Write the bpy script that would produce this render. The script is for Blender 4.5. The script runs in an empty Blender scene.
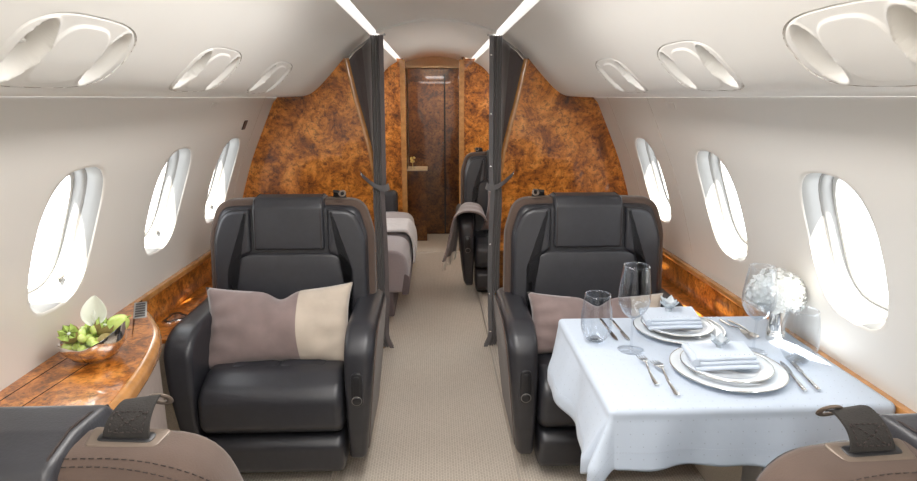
import bpy, bmesh, math, random
import numpy as np
from mathutils import Vector, Matrix
PI = math.pi
SC = bpy.context.scene
COL = SC.collection
random.seed(7)

# ------------------------------------------------------------------ camera
PITCH = math.atan(142.5 / 600.0)
YAW = math.radians(2.18)
cam_d = bpy.data.cameras.new('camera'); cam = bpy.data.objects.new('camera', cam_d); COL.objects.link(cam)
cam.location = (0, 0, 1.39); cam.rotation_euler = (PI / 2 - PITCH, 0, -YAW)
cam_d.sensor_width = 36; cam_d.lens = 600.0 / 917 * 36; cam_d.clip_start = 0.02
SC.camera = cam
# ------------------------------------------------------------------ exposure, sky, sun
SC.view_settings.view_transform = 'Standard'; SC.view_settings.look = 'None'
SC.view_settings.gamma = 1.0; SC.view_settings.exposure = 0.78
SC.view_settings.use_curve_mapping = False
W = bpy.data.worlds.new('sky'); SC.world = W; W.use_nodes = True
bg = W.node_tree.nodes['Background']; bg.inputs[0].default_value = (0.93, 0.965, 1.0, 1); bg.inputs[1].default_value = 3.4
sd = bpy.data.lights.new('sun', 'SUN'); sd.energy = 22.0; sd.angle = math.radians(1.5); sd.color = (1.0, 0.93, 0.82)
sun = bpy.data.objects.new('sun', sd); COL.objects.link(sun)
sun.rotation_euler = Vector((0.07, -0.40, 0.9)).to_track_quat('Z', 'Y').to_euler()
# area lights, mostly unseen fills added to brighten front, middle and rear cabin
def area(name, loc, sx, sy, e, col, rot=(0, 0, 0)):
    l = bpy.data.lights.new(name, 'AREA'); l.shape = 'RECTANGLE'; l.size = sx; l.size_y = sy; l.energy = e; l.color = col
    o = bpy.data.objects.new(name, l); COL.objects.link(o); o.location = loc; o.rotation_euler = rot
    return o
area('forward_fill', (0.01, -0.55, 1.70), 0.6, 1.2, 15, (1.0, 0.97, 0.93))  # added fill behind the camera, not a cabin fixture
area('centre_fill', (0.01, 1.25, 1.745), 0.35, 1.3, 12, (1.0, 0.97, 0.94))  # added fill above the frame, brightens seats and walls
area('rear_fill_left', (-0.78, 4.3, 1.36), 0.12, 1.2, 5, (1.0, 0.96, 0.9), (0, math.radians(-120), 0))  # added fill hidden by the bulkhead, brightens the rear ceiling
area('rear_fill_right', (0.80, 4.3, 1.36), 0.12, 1.2, 5, (1.0, 0.96, 0.9), (0, math.radians(120), 0))  # matching added fill on the other side, also out of view
area('door_area_light', (0.0, 5.75, 1.70), 0.3, 0.2, 2.5, (1.0, 0.85, 0.65))  # warm area light in the vestibule, no fixture modelled

# ------------------------------------------------------------------ materials
def nodes(name):
    m = bpy.data.materials.new(name); m.use_nodes = True
    nt = m.node_tree; b = nt.nodes['Principled BSDF']
    return m, nt, b
def setc(b, **k):
    for n, v in k.items():
        b.inputs[n.replace('_', ' ')].default_value = v
def ramp(nt, stops):
    r = nt.nodes.new('ShaderNodeValToRGB')
    cr = r.color_ramp
    while len(cr.elements) < len(stops): cr.elements.new(0.5)
    for e, (p, c) in zip(cr.elements, stops):
        e.position = p; e.color = (*c, 1)
    return r
def tex(nt, kind, scale, coord='Object', sc=(1, 1, 1), rot=(0, 0, 0), **k):
    tc = nt.nodes.new('ShaderNodeTexCoord'); mp = nt.nodes.new('ShaderNodeMapping')
    mp.inputs['Scale'].default_value = sc; mp.inputs['Rotation'].default_value = rot
    nt.links.new(tc.outputs[coord], mp.inputs[0])
    t = nt.nodes.new('ShaderNodeTex' + kind); t.inputs['Scale'].default_value = scale
    for n, v in k.items(): t.inputs[n].default_value = v
    nt.links.new(mp.outputs[0], t.inputs['Vector'])
    return t
def bump(nt, b, src, strength, dist=0.01):
    bp = nt.nodes.new('ShaderNodeBump'); bp.inputs['Strength'].default_value = strength; bp.inputs['Distance'].default_value = dist
    nt.links.new(src, bp.inputs['Height']); nt.links.new(bp.outputs[0], b.inputs['Normal'])
    return bp
def plain(name, col, rough=0.5, metal=0.0, noise=0.06, nscale=40, bmp=0.0, bscale=200, sheen=0.0, coat=0.0, spec=0.5):
    m, nt, b = nodes(name)
    n = tex(nt, 'Noise', nscale, Detail=5.0)
    c = Vector(col)
    r = ramp(nt, [(0.3, tuple(c * (1 - noise))), (0.7, tuple(min(1, v * (1 + noise)) for v in c))])
    nt.links.new(n.outputs[0], r.inputs[0]); nt.links.new(r.outputs[0], b.inputs['Base Color'])
    b.inputs['Roughness'].default_value = rough; b.inputs['Metallic'].default_value = metal
    b.inputs['Specular IOR Level'].default_value = spec
    b.inputs['Sheen Weight'].default_value = sheen; b.inputs['Coat Weight'].default_value = coat; b.inputs['Coat Roughness'].default_value = 0.05
    if bmp:
        n2 = tex(nt, 'Noise', bscale, Detail=4.0); bump(nt, b, n2.outputs[0], bmp, 0.002)
    return m
def burl(name, dark=1.0, scale=1.0, bright=1.0):
    m, nt, b = nodes(name)
    n1 = tex(nt, 'Noise', 7.5 * scale, Detail=10.0, Roughness=0.74, Distortion=0.55)
    n2 = tex(nt, 'Noise', 46 * scale, Detail=5.0, Roughness=0.7, Distortion=0.4)
    k = bright
    r1 = ramp(nt, [(0.32, (0.07 * k, 0.022 * k, 0.006 * k)), (0.43, (0.27 * k, 0.083 * k, 0.011 * k)), (0.51, (0.52 * k, 0.18 * k, 0.024 * k)), (0.64, (0.76 * k, 0.33 * k, 0.07 * k))])
    r2 = ramp(nt, [(0.36, (0.16, 0.08, 0.05)), (0.5, (0.95, 0.9, 0.85)), (0.7, (1.15, 1.1, 1.05))])
    nt.links.new(n1.outputs[0], r1.inputs[0]); nt.links.new(n2.outputs[0], r2.inputs[0])
    mx = nt.nodes.new('ShaderNodeMix'); mx.data_type = 'RGBA'; mx.blend_type = 'MULTIPLY'; mx.inputs[0].default_value = 0.8
    nt.links.new(r1.outputs[0], mx.inputs[6]); nt.links.new(r2.outputs[0], mx.inputs[7])
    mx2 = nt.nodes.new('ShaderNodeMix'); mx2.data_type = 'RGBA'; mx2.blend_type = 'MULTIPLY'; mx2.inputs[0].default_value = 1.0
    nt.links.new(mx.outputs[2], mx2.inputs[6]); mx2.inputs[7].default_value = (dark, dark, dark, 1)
    nt.links.new(mx2.outputs[2], b.inputs['Base Color'])
    setc(b, Roughness=0.28, Coat_Weight=0.8, Coat_Roughness=0.03)
    return m
M = {}
M['wall'] = plain('cream_wall', (0.74, 0.715, 0.67), 0.42, noise=0.012, nscale=3)
M['ceiling'] = plain('cream_ceiling', (0.76, 0.745, 0.71), 0.5, noise=0.01, nscale=3)
M['vault'] = plain('white_vault', (0.80, 0.79, 0.76), 0.5, noise=0.01, nscale=3)
M['white'] = plain('white_plastic', (0.80, 0.80, 0.77), 0.35, noise=0.01)
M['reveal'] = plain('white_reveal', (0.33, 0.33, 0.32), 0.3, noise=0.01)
M['seal'] = plain('grey_seal', (0.20, 0.19, 0.175), 0.5)
M['burl'] = burl('burl_wood', bright=1.18)
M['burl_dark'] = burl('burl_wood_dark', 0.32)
M['burl_top'] = burl('burl_console', 1.0, 1.3, 1.0)
M['edge_wood'] = plain('honey_edge_wood', (0.50, 0.235, 0.075), 0.25, noise=0.2, nscale=25, coat=0.7)
M['leather'] = plain('black_leather', (0.023, 0.0235, 0.029), 0.38, noise=0.1, bmp=0.22, bscale=260, spec=0.6)
M['leather2'] = plain('black_leather_smooth', (0.028, 0.0285, 0.034), 0.42, noise=0.1, bmp=0.2, bscale=260, spec=0.6)
M['suede'] = plain('brown_suede', (0.074, 0.047, 0.035), 0.85, noise=0.12, nscale=9, bmp=0.15, bscale=400, sheen=0.15)
M['stitch'] = plain('dark_stitching', (0.03, 0.02, 0.018), 0.8)
M['stitch_light'] = plain('brown_stitching', (0.16, 0.11, 0.09), 0.8)
M['plate'] = plain('bronze_plate', (0.16, 0.125, 0.10), 0.4, metal=0.3)
M['strap'] = plain('black_webbing', (0.020, 0.0175, 0.016), 0.85, bmp=0.5, bscale=500)
M['black'] = plain('black_plastic', (0.015, 0.015, 0.017), 0.3)
M['chrome'] = plain('chrome', (0.75, 0.75, 0.76), 0.12, metal=1.0, noise=0.0)
M['silver'] = plain('silver', (0.80, 0.79, 0.77), 0.14, metal=1.0, noise=0.02)
M['steel'] = plain('brushed_grey_metal', (0.45, 0.45, 0.45), 0.4, metal=0.7)
M['taupe'] = plain('taupe_panel', (0.36, 0.30, 0.27), 0.7)
M['weave'] = plain('cream_weave', (0.58, 0.50, 0.40), 0.8, noise=0.14, nscale=220)
M['curtain'] = plain('grey_curtain', (0.135, 0.115, 0.115), 0.85, noise=0.15, nscale=300, sheen=0.3)
M['curtain_trim'] = plain('grey_curtain_trim', (0.15, 0.145, 0.15), 0.7, noise=0.1, nscale=300)
M['pillow'] = plain('mauve_velvet', (0.215, 0.158, 0.150), 0.85, noise=0.12, nscale=14, sheen=0.5, bmp=0.1, bscale=500)
M['pillow_light'] = plain('cream_velvet', (0.47, 0.40, 0.33), 0.85, noise=0.08, nscale=14, sheen=0.4, bmp=0.1, bscale=500)
M['porcelain'] = plain('porcelain', (0.68, 0.73, 0.78), 0.12, noise=0.0, coat=0.5)
M['divan'] = plain('lilac_fabric', (0.34, 0.31, 0.33), 0.8, noise=0.06, nscale=120, sheen=0.3)
M['divan_dark'] = plain('brown_mauve_fabric', (0.15, 0.12, 0.125), 0.8, noise=0.06)
M['blanket'] = plain('white_wool', (0.62, 0.60, 0.62), 0.9, noise=0.06, sheen=0.3)
M['throw'] = plain('taupe_throw', (0.21, 0.17, 0.165), 0.9, noise=0.1, nscale=200, sheen=0.3)
M['fringe'] = plain('cream_fringe', (0.55, 0.50, 0.44), 0.9)
M['cream'] = plain('cream_lintel', (0.62, 0.52, 0.36), 0.5)
M['placard'] = plain('pale_placard', (0.72, 0.70, 0.66), 0.35)
def emis(name, col, e):
    m, nt, b = nodes(name); setc(b, Base_Color=(*col, 1), Emission_Color=(*col, 1), Emission_Strength=e); return m
M['glow'] = emis('light_strip', (1.0, 0.98, 0.95), 0.62)
def thin_glass(name, tint=(1, 1, 1), base=0.04, edge=0.75, power=3.0):
    m = bpy.data.materials.new(name); m.use_nodes = True; nt = m.node_tree; nt.nodes.clear()
    out = nt.nodes.new('ShaderNodeOutputMaterial'); mix = nt.nodes.new('ShaderNodeMixShader')
    t = nt.nodes.new('ShaderNodeBsdfTransparent'); t.inputs[0].default_value = (*tint, 1)
    g = nt.nodes.new('ShaderNodeBsdfGlossy'); g.inputs['Roughness'].default_value = 0.02; g.inputs[0].default_value = (0.95, 0.97, 1, 1)
    lw = nt.nodes.new('ShaderNodeLayerWeight'); lw.inputs[0].default_value = 0.5
    pw = nt.nodes.new('ShaderNodeMath'); pw.operation = 'POWER'; pw.inputs[1].default_value = power
    ma = nt.nodes.new('ShaderNodeMath'); ma.operation = 'MULTIPLY_ADD'; ma.inputs[1].default_value = edge; ma.inputs[2].default_value = base
    nt.links.new(lw.outputs['Facing'], pw.inputs[0]); nt.links.new(pw.outputs[0], ma.inputs[0])
    nt.links.new(ma.outputs[0], mix.inputs[0]); nt.links.new(t.outputs[0], mix.inputs[1]); nt.links.new(g.outputs[0], mix.inputs[2])
    nt.links.new(mix.outputs[0], out.inputs[0])
    return m
M['glass'] = thin_glass('clear_glass', (0.95, 0.96, 0.97), 0.025, 0.55, 2.6)
M['pane'] = thin_glass('window_glass', (0.98, 0.985, 0.99), 0.03, 0.3, 4.0)
def translucent(name, col, mixv=0.4, rough=0.5):
    m, nt, b = nodes(name); out = nt.nodes['Material Output']
    setc(b, Base_Color=(*col, 1), Roughness=rough)
    t = nt.nodes.new('ShaderNodeBsdfTranslucent'); t.inputs[0].default_value = (*col, 1)
    mx = nt.nodes.new('ShaderNodeMixShader'); mx.inputs[0].default_value = mixv
    nt.links.new(b.outputs[0], mx.inputs[1]); nt.links.new(t.outputs[0], mx.inputs[2]); nt.links.new(mx.outputs[0], out.inputs[0])
    return m
M['petal'] = translucent('white_petal', (0.92, 0.93, 0.92), 0.45, 0.9)
M['spathe'] = translucent('ivory_spathe', (0.88, 0.90, 0.82), 0.4, 0.35)
M['orn'] = translucent('frosted_ornament', (0.75, 0.80, 0.84), 0.5, 0.2)
M['stem'] = plain('green_stem', (0.22, 0.36, 0.07), 0.5)
def grape_mat():
    m, nt, b = nodes('grape_skin')
    n = tex(nt, 'Noise', 30, Detail=3.0)
    r = ramp(nt, [(0.3, (0.44, 0.56, 0.11)), (0.7, (0.60, 0.70, 0.26))])
    nt.links.new(n.outputs[0], r.inputs[0]); nt.links.new(r.outputs[0], b.inputs['Base Color'])
    setc(b, Roughness=0.22, Subsurface_Weight=0.35, Subsurface_Scale=0.01)
    b.inputs['Subsurface Radius'].default_value = (0.6, 1.0, 0.2)
    return m
M['grape'] = grape_mat()
M['kiwi_flesh'] = plain('kiwi_flesh', (0.40, 0.52, 0.14), 0.35, noise=0.25, nscale=90)
M['kiwi_skin'] = plain('kiwi_skin', (0.27, 0.21, 0.07), 0.7, noise=0.2, nscale=120)
M['kiwi_seed'] = plain('kiwi_seed', (0.04, 0.035, 0.015), 0.5)
# carpet: beige loop pile woven in short rows
def carpet():
    m, nt, b = nodes('beige_carpet')
    br = tex(nt, 'Brick', 1.0, sc=(1, 1, 1), rot=(0, 0, PI / 2))
    br.inputs['Scale'].default_value = 34; br.inputs['Mortar Size'].default_value = 0.045; br.inputs['Mortar Smooth'].default_value = 0.6
    br.inputs['Brick Width'].default_value = 0.62; br.inputs['Row Height'].default_value = 0.36
    br.inputs['Color1'].default_value = (0.53, 0.46, 0.385, 1); br.inputs['Color2'].default_value = (0.48, 0.415, 0.34, 1); br.inputs['Mortar'].default_value = (0.70, 0.635, 0.55, 1)
    n = tex(nt, 'Noise', 260, Detail=3.0)
    r = ramp(nt, [(0.3, (0.82, 0.82, 0.82)), (0.7, (1.12, 1.12, 1.12))]); nt.links.new(n.outputs[0], r.inputs[0])
    mx = nt.nodes.new('ShaderNodeMix'); mx.data_type = 'RGBA'; mx.blend_type = 'MULTIPLY'; mx.inputs[0].default_value = 1.0
    nt.links.new(br.outputs['Color'], mx.inputs[6]); nt.links.new(r.outputs[0], mx.inputs[7])
    nt.links.new(mx.outputs[2], b.inputs['Base Color'])
    setc(b, Roughness=0.95); b.inputs['Sheen Weight'].default_value = 0.3
    bump(nt, b, n.outputs[0], 0.6, 0.004)
    return m
M['carpet'] = carpet()
# tablecloth: white linen with tiny woven dots
def linen():
    m, nt, b = nodes('white_linen')
    v = tex(nt, 'Voronoi', 34.0, coord='UV'); v.inputs['Randomness'].default_value = 0.0
    r = ramp(nt, [(0.035, (0.34, 0.39, 0.46)), (0.06, (0.48, 0.545, 0.64))]); nt.links.new(v.outputs['Distance'], r.inputs[0])
    nt.links.new(r.outputs[0], b.inputs['Base Color']); setc(b, Roughness=0.75); b.inputs['Sheen Weight'].default_value = 0.15
    n = tex(nt, 'Noise', 7, coord='Object', Detail=3.0); bump(nt, b, n.outputs[0], 0.35, 0.012)
    return m
M['linen'] = linen()
M['napkin'] = plain('white_napkin', (0.54, 0.60, 0.69), 0.75, noise=0.02, bmp=0.1, bscale=300)

# ------------------------------------------------------------------ helpers
def mesh(name, V, F, mat=None, parent=None, loc=None, smooth=True, auto=40, mats=None, fm=None, rotz=0):
    me = bpy.data.meshes.new(name)
    me.from_pydata([tuple(map(float, v)) for v in V], [], [tuple(f) for f in F])
    bm = bmesh.new(); bm.from_mesh(me)
    bmesh.ops.remove_doubles(bm, verts=bm.verts, dist=1e-6)
    bmesh.ops.recalc_face_normals(bm, faces=bm.faces)
    if fm is None and smooth:
        for e in bm.edges:
            if len(e.link_faces) == 2 and e.calc_face_angle(0) > math.radians(auto): e.smooth = False
    bm.to_mesh(me); bm.free()
    if smooth:
        for p in me.polygons: p.use_smooth = True
    for mm in (mats or [mat]): me.materials.append(mm)
    if fm:
        for p, i in zip(me.polygons, fm): p.material_index = i
    o = bpy.data.objects.new(name, me); COL.objects.link(o)
    if loc is not None: o.location = loc
    o.rotation_euler = (0, 0, rotz)
    if parent is not None: o.parent = parent
    return o
def tag(o, label=None, cat=None, group=None, kind=None):
    if label: o['label'] = label
    if cat: o['category'] = cat
    if group: o['group'] = group
    if kind: o['kind'] = kind
    return o
def S(o): o['kind'] = 'structure'; return o
def empty(name, loc, rz, label, cat, group=None):
    o = bpy.data.objects.new(name, None); o.empty_display_size = 0.05; COL.objects.link(o)
    o.location = loc; o.rotation_euler = (0, 0, rz)
    return tag(o, label, cat, group)
def copy_tree(o, parent=None):
    c = o.copy(); COL.objects.link(c); c.parent = parent
    for ch in list(o.children): copy_tree(ch, c)
    return c
def join(*parts):
    V, F = [], []
    for v, f in parts:
        k = len(V); V += list(v); F += [tuple(i + k for i in ff) for ff in f]
    return V, F
def xf(vf, fn): return [fn(*v) for v in vf[0]], vf[1]
XZ = lambda u, v, w: (u, w, v)       # outline in x-z, thickness along y
YZ = lambda u, v, w: (w, u, v)       # outline in y-z, thickness along x
XY = lambda u, v, w: (u, v, w)
def roundpoly(pts, n=6):
    """pts: (x, y, r) corners -> outline with rounded corners"""
    out = []; N = len(pts)
    for i in range(N):
        p = Vector(pts[i][:2]); r = pts[i][2]
        a = Vector(pts[i - 1][:2]) - p; b = Vector(pts[(i + 1) % N][:2]) - p
        if r <= 0: out.append(tuple(p)); continue
        la, lb = a.length, b.length; a.normalize(); b.normalize()
        ang = a.angle(b); d = min(r / math.tan(ang / 2), la * 0.49, lb * 0.49)
        p0, p1 = p + a * d, p + b * d
        for k in range(n + 1):
            t = k / n
            q = p0 * (1 - t) ** 2 + p * 2 * t * (1 - t) + p1 * t ** 2
            out.append((q.x, q.y))
    return out
def rrect(u0, u1, v0, v1, r, n=6):
    return roundpoly([(u0, v0, r), (u1, v0, r), (u1, v1, r), (u0, v1, r)], n)
def dens(o, mx=0.05):
    r = []
    for i in range(len(o)):
        a, b = o[i], o[(i + 1) % len(o)]; L = math.hypot(b[0] - a[0], b[1] - a[1]); k = max(1, int(math.ceil(L / mx)))
        for j in range(k): r.append((a[0] + (b[0] - a[0]) * j / k, a[1] + (b[1] - a[1]) * j / k))
    return r
def inset(o, d):
    N = len(o); A = sum(o[i][0] * o[(i + 1) % N][1] - o[(i + 1) % N][0] * o[i][1] for i in range(N)); s = 1 if A > 0 else -1
    r = []
    for i in range(N):
        ax, ay = o[i - 1]; bx, by = o[(i + 1) % N]; tx, ty = bx - ax, by - ay; L = math.hypot(tx, ty) or 1
        r.append((o[i][0] - s * ty / L * d, o[i][1] + s * tx / L * d))
    return r
def pad(outline, w0, w1, r0=0.005, r1=0.01, bulge=0.0, M_=XZ, seg=4, capn=4, bulge0=0.0, fn=None):
    """soft slab: outline swept from w0 to w1, rounded edges r0/r1, caps bulged"""
    o = outline; N = len(o); rings = []; sg = 1 if w1 > w0 else -1
    cx = sum(p[0] for p in o) / N; cy = sum(p[1] for p in o) / N
    def cap(r, w, b, sgn):
        oi = inset(o, r); L = []
        for k in range(1, capn):
            f = 1 - k / capn
            L.append([(cx + (p[0] - cx) * f, cy + (p[1] - cy) * f, w + sgn * b * (1 - f ** 2)) for p in oi])
        return L, (cx, cy, w + sgn * b)
    L0, c0 = cap(r0, w0, bulge0, -sg); L1, c1 = cap(r1, w1, bulge, sg)
    rings += L0[::-1]
    for k in range(seg + 1):
        t = PI / 2 * (1 - k / seg); q = inset(o, r0 * (1 - math.cos(t)))
        rings.append([(p[0], p[1], w0 + sg * r0 * (1 - math.sin(t))) for p in q])
    for k in range(seg + 1):
        t = PI / 2 * k / seg; q = inset(o, r1 * (1 - math.cos(t)))
        rings.append([(p[0], p[1], w1 - sg * r1 * (1 - math.sin(t))) for p in q])
    rings += L1
    V = [c0] + [p for r in rings for p in r] + [c1]; F = []
    for i in range(N):
        F.append((0, 1 + i, 1 + (i + 1) % N))
    for k in range(len(rings) - 1):
        a, b = 1 + k * N, 1 + (k + 1) * N
        for i in range(N):
            j = (i + 1) % N; F.append((a + i, a + j, b + j, b + i))
    e = len(V) - 1; a = 1 + (len(rings) - 1) * N
    for i in range(N): F.append((a + i, a + (i + 1) % N, e))
    V = [M_(*v) for v in V]
    if fn: V = [fn(*v) for v in V]
    return V, F
def slabn(outline, w0, w1, r1, M_=XZ, seg=4, fn=None):
    """like pad but with a flat n-gon front, for concave outlines"""
    N = len(outline); rings = [[(p[0], p[1], w0) for p in outline]]; sg = 1 if w1 > w0 else -1
    for k in range(seg + 1):
        t = PI / 2 * k / seg; q = inset(outline, r1 * (1 - math.cos(t)))
        rings.append([(p[0], p[1], w1 - sg * r1 * (1 - math.sin(t))) for p in q])
    rings.append([(p[0], p[1], w1) for p in inset(outline, r1 + .004)])
    V = [M_(*p) for r in rings for p in r]; F = [tuple(range(N)), tuple(len(V) - 1 - i for i in range(N))]
    for k in range(len(rings) - 1):
        for i in range(N): F.append((k * N + i, k * N + (i + 1) % N, (k + 1) * N + (i + 1) % N, (k + 1) * N + i))
    if fn: V = [fn(*v) for v in V]
    return V, F
def prism(outline, w0, w1, M_=XZ):
    N = len(outline)
    V = [M_(u, v, w0) for u, v in outline] + [M_(u, v, w1) for u, v in outline]
    F = [tuple(range(N)), tuple(range(2 * N - 1, N - 1, -1))] + [(i, (i + 1) % N, N + (i + 1) % N, N + i) for i in range(N)]
    return V, F
def box(x0, x1, y0, y1, z0, z1):
    return prism([(x0, y0), (x1, y0), (x1, y1), (x0, y1)], z0, z1, XY)
def lathe(prof, n=48, c=(0, 0, 0), rf=None):
    V = []; F = []
    for i in range(n):
        a = 2 * PI * i / n
        for (r, z) in prof:
            rr, zz = (r, z) if rf is None else rf(r, z, a)
            V.append((c[0] + rr * math.cos(a), c[1] + rr * math.sin(a), c[2] + zz))
    m = len(prof)
    for i in range(n):
        j = (i + 1) % n
        for k in range(m - 1): F.append((i * m + k, j * m + k, j * m + k + 1, i * m + k + 1))
    return V, F
def tube(path, r, n=8, closed=False, ry=None):
    """sweep ellipse radius r (list or number) along a path"""
    P = [Vector(p) for p in path]; N = len(P); V = []; F = []
    up = Vector((0, 0, 1)); prev = None
    for i in range(N):
        if closed: t = (P[(i + 1) % N] - P[i - 1])
        else: t = P[min(i + 1, N - 1)] - P[max(i - 1, 0)]
        t.normalize()
        if prev is None:
            a = t.cross(up)
            if a.length < 1e-3: a = t.cross(Vector((1, 0, 0)))
            a.normalize()
        else:
            a = prev - t * prev.dot(t); a.normalize()
        prev = a; b = t.cross(a)
        rr = r[i] if isinstance(r, (list, tuple)) else r
        r2 = (ry[i] if isinstance(ry, (list, tuple)) else ry) if ry is not None else rr
        for k in range(n):
            c = 2 * PI * k / n
            V.append(tuple(P[i] + a * math.cos(c) * rr + b * math.sin(c) * r2))
    m = N if closed else N - 1
    for i in range(m):
        j = (i + 1) % N
        for k in range(n): F.append((i * n + k, i * n + (k + 1) % n, j * n + (k + 1) % n, j * n + k))
    if not closed:
        F.append(tuple(range(n))[::-1]); F.append(tuple((N - 1) * n + k for k in range(n)))
    return V, F
def sphere(c, r, nu=14, nv=9, sq=(1, 1, 1)):
    V = [(c[0], c[1], c[2] - r * sq[2])]; F = []
    for j in range(1, nv):
        a = -PI / 2 + PI * j / nv
        for i in range(nu):
            b = 2 * PI * i / nu
            V.append((c[0] + r * sq[0] * math.cos(a) * math.cos(b), c[1] + r * sq[1] * math.cos(a) * math.sin(b), c[2] + r * sq[2] * math.sin(a)))
    V.append((c[0], c[1], c[2] + r * sq[2])); e = len(V) - 1
    for i in range(nu):
        F.append((0, 1 + (i + 1) % nu, 1 + i)); F.append((e, 1 + (nv - 2) * nu + i, 1 + (nv - 2) * nu + (i + 1) % nu))
    for j in range(nv - 2):
        for i in range(nu):
            a = 1 + j * nu; F.append((a + i, a + (i + 1) % nu, a + nu + (i + 1) % nu, a + nu + i))
    return V, F
def gridmesh(fn, nu, nv):
    V = [fn(i / nu, j / nv) for j in range(nv + 1) for i in range(nu + 1)]
    F = [(j * (nu + 1) + i, j * (nu + 1) + i + 1, (j + 1) * (nu + 1) + i + 1, (j + 1) * (nu + 1) + i) for j in range(nv) for i in range(nu)]
    return V, F
def solidify(o, t, off=0):
    md = o.modifiers.new('thickness', 'SOLIDIFY'); md.thickness = t; md.offset = off; return o
def stitches(path, L=0.006, gap=0.004, r=0.0009):
    """short dashes of thread along a polyline"""
    P = [Vector(p) for p in path]; out = []; acc = 0; seg = [(P[i], P[i + 1]) for i in range(len(P) - 1)]
    tot = sum((b - a).length for a, b in seg)
    def at(s):
        for a, b in seg:
            l = (b - a).length
            if s <= l: return a + (b - a) * (s / max(l, 1e-9))
            s -= l
        return P[-1]
    s = 0
    while s + L < tot:
        out.append(tube([at(s), at(s + L)], r, 4)); s += L + gap
    return join(*out)

# ------------------------------------------------------------------ fuselage cross-section
CX = 0.01
def catmull(pts, n=8):
    P = [np.array(p, float) for p in pts]; P = [2 * P[0] - P[1]] + P + [2 * P[-1] - P[-2]]; out = []
    for i in range(1, len(P) - 2):
        for k in range(n):
            t = k / n
            out.append(0.5 * ((2 * P[i]) + (-P[i - 1] + P[i + 1]) * t + (2 * P[i - 1] - 5 * P[i] + 4 * P[i + 1] - P[i + 2]) * t * t + (-P[i - 1] + 3 * P[i] - 3 * P[i + 1] + P[i + 2]) * t ** 3))
    out.append(P[-2]); return [tuple(p) for p in out]
class Surf:
    def __init__(s, pts):
        s.p = np.array(catmull(pts)); d = np.diff(s.p, axis=0); s.s = np.concatenate([[0], np.cumsum(np.hypot(d[:, 0], d[:, 1]))]); s.L = s.s[-1]
    def at(s, side, y, q, n=0.0):
        q = min(max(q, 0), s.L); e = 0.01
        x = np.interp(q, s.s, s.p[:, 0]); z = np.interp(q, s.s, s.p[:, 1])
        a, b = max(q - e, 0), min(q + e, s.L)
        tx = np.interp(b, s.s, s.p[:, 0]) - np.interp(a, s.s, s.p[:, 0]); tz = np.interp(b, s.s, s.p[:, 1]) - np.interp(a, s.s, s.p[:, 1])
        l = math.hypot(tx, tz); nx, nz = tz / l, -tx / l
        return (CX + side * (x + n * nx), y, z + n * nz)
    def s_of_z(s, z): return float(np.interp(z, s.p[:, 1], s.s))
WALLP = [(1.07, 0.0), (1.10, .3), (1.10, .5), (1.085, .69), (1.03, .9), (.97, 1.08), (.887, 1.27), (.83, 1.395)]
CEILP = [(.83, 1.393), (.74, 1.396), (.665, 1.405), (.61, 1.44), (.55, 1.50), (.487, 1.57), (.42, 1.645), (.335, 1.70)]
WS, CS = Surf(WALLP), Surf(CEILP)
Y0, Y1 = -1.4, 5.45
def superell(hy, hs, p):
    return lambda a: (hy * math.copysign(abs(math.cos(a)) ** (2 / p), math.cos(a)), hs * math.copysign(abs(math.sin(a)) ** (2 / p), math.sin(a)))
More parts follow.
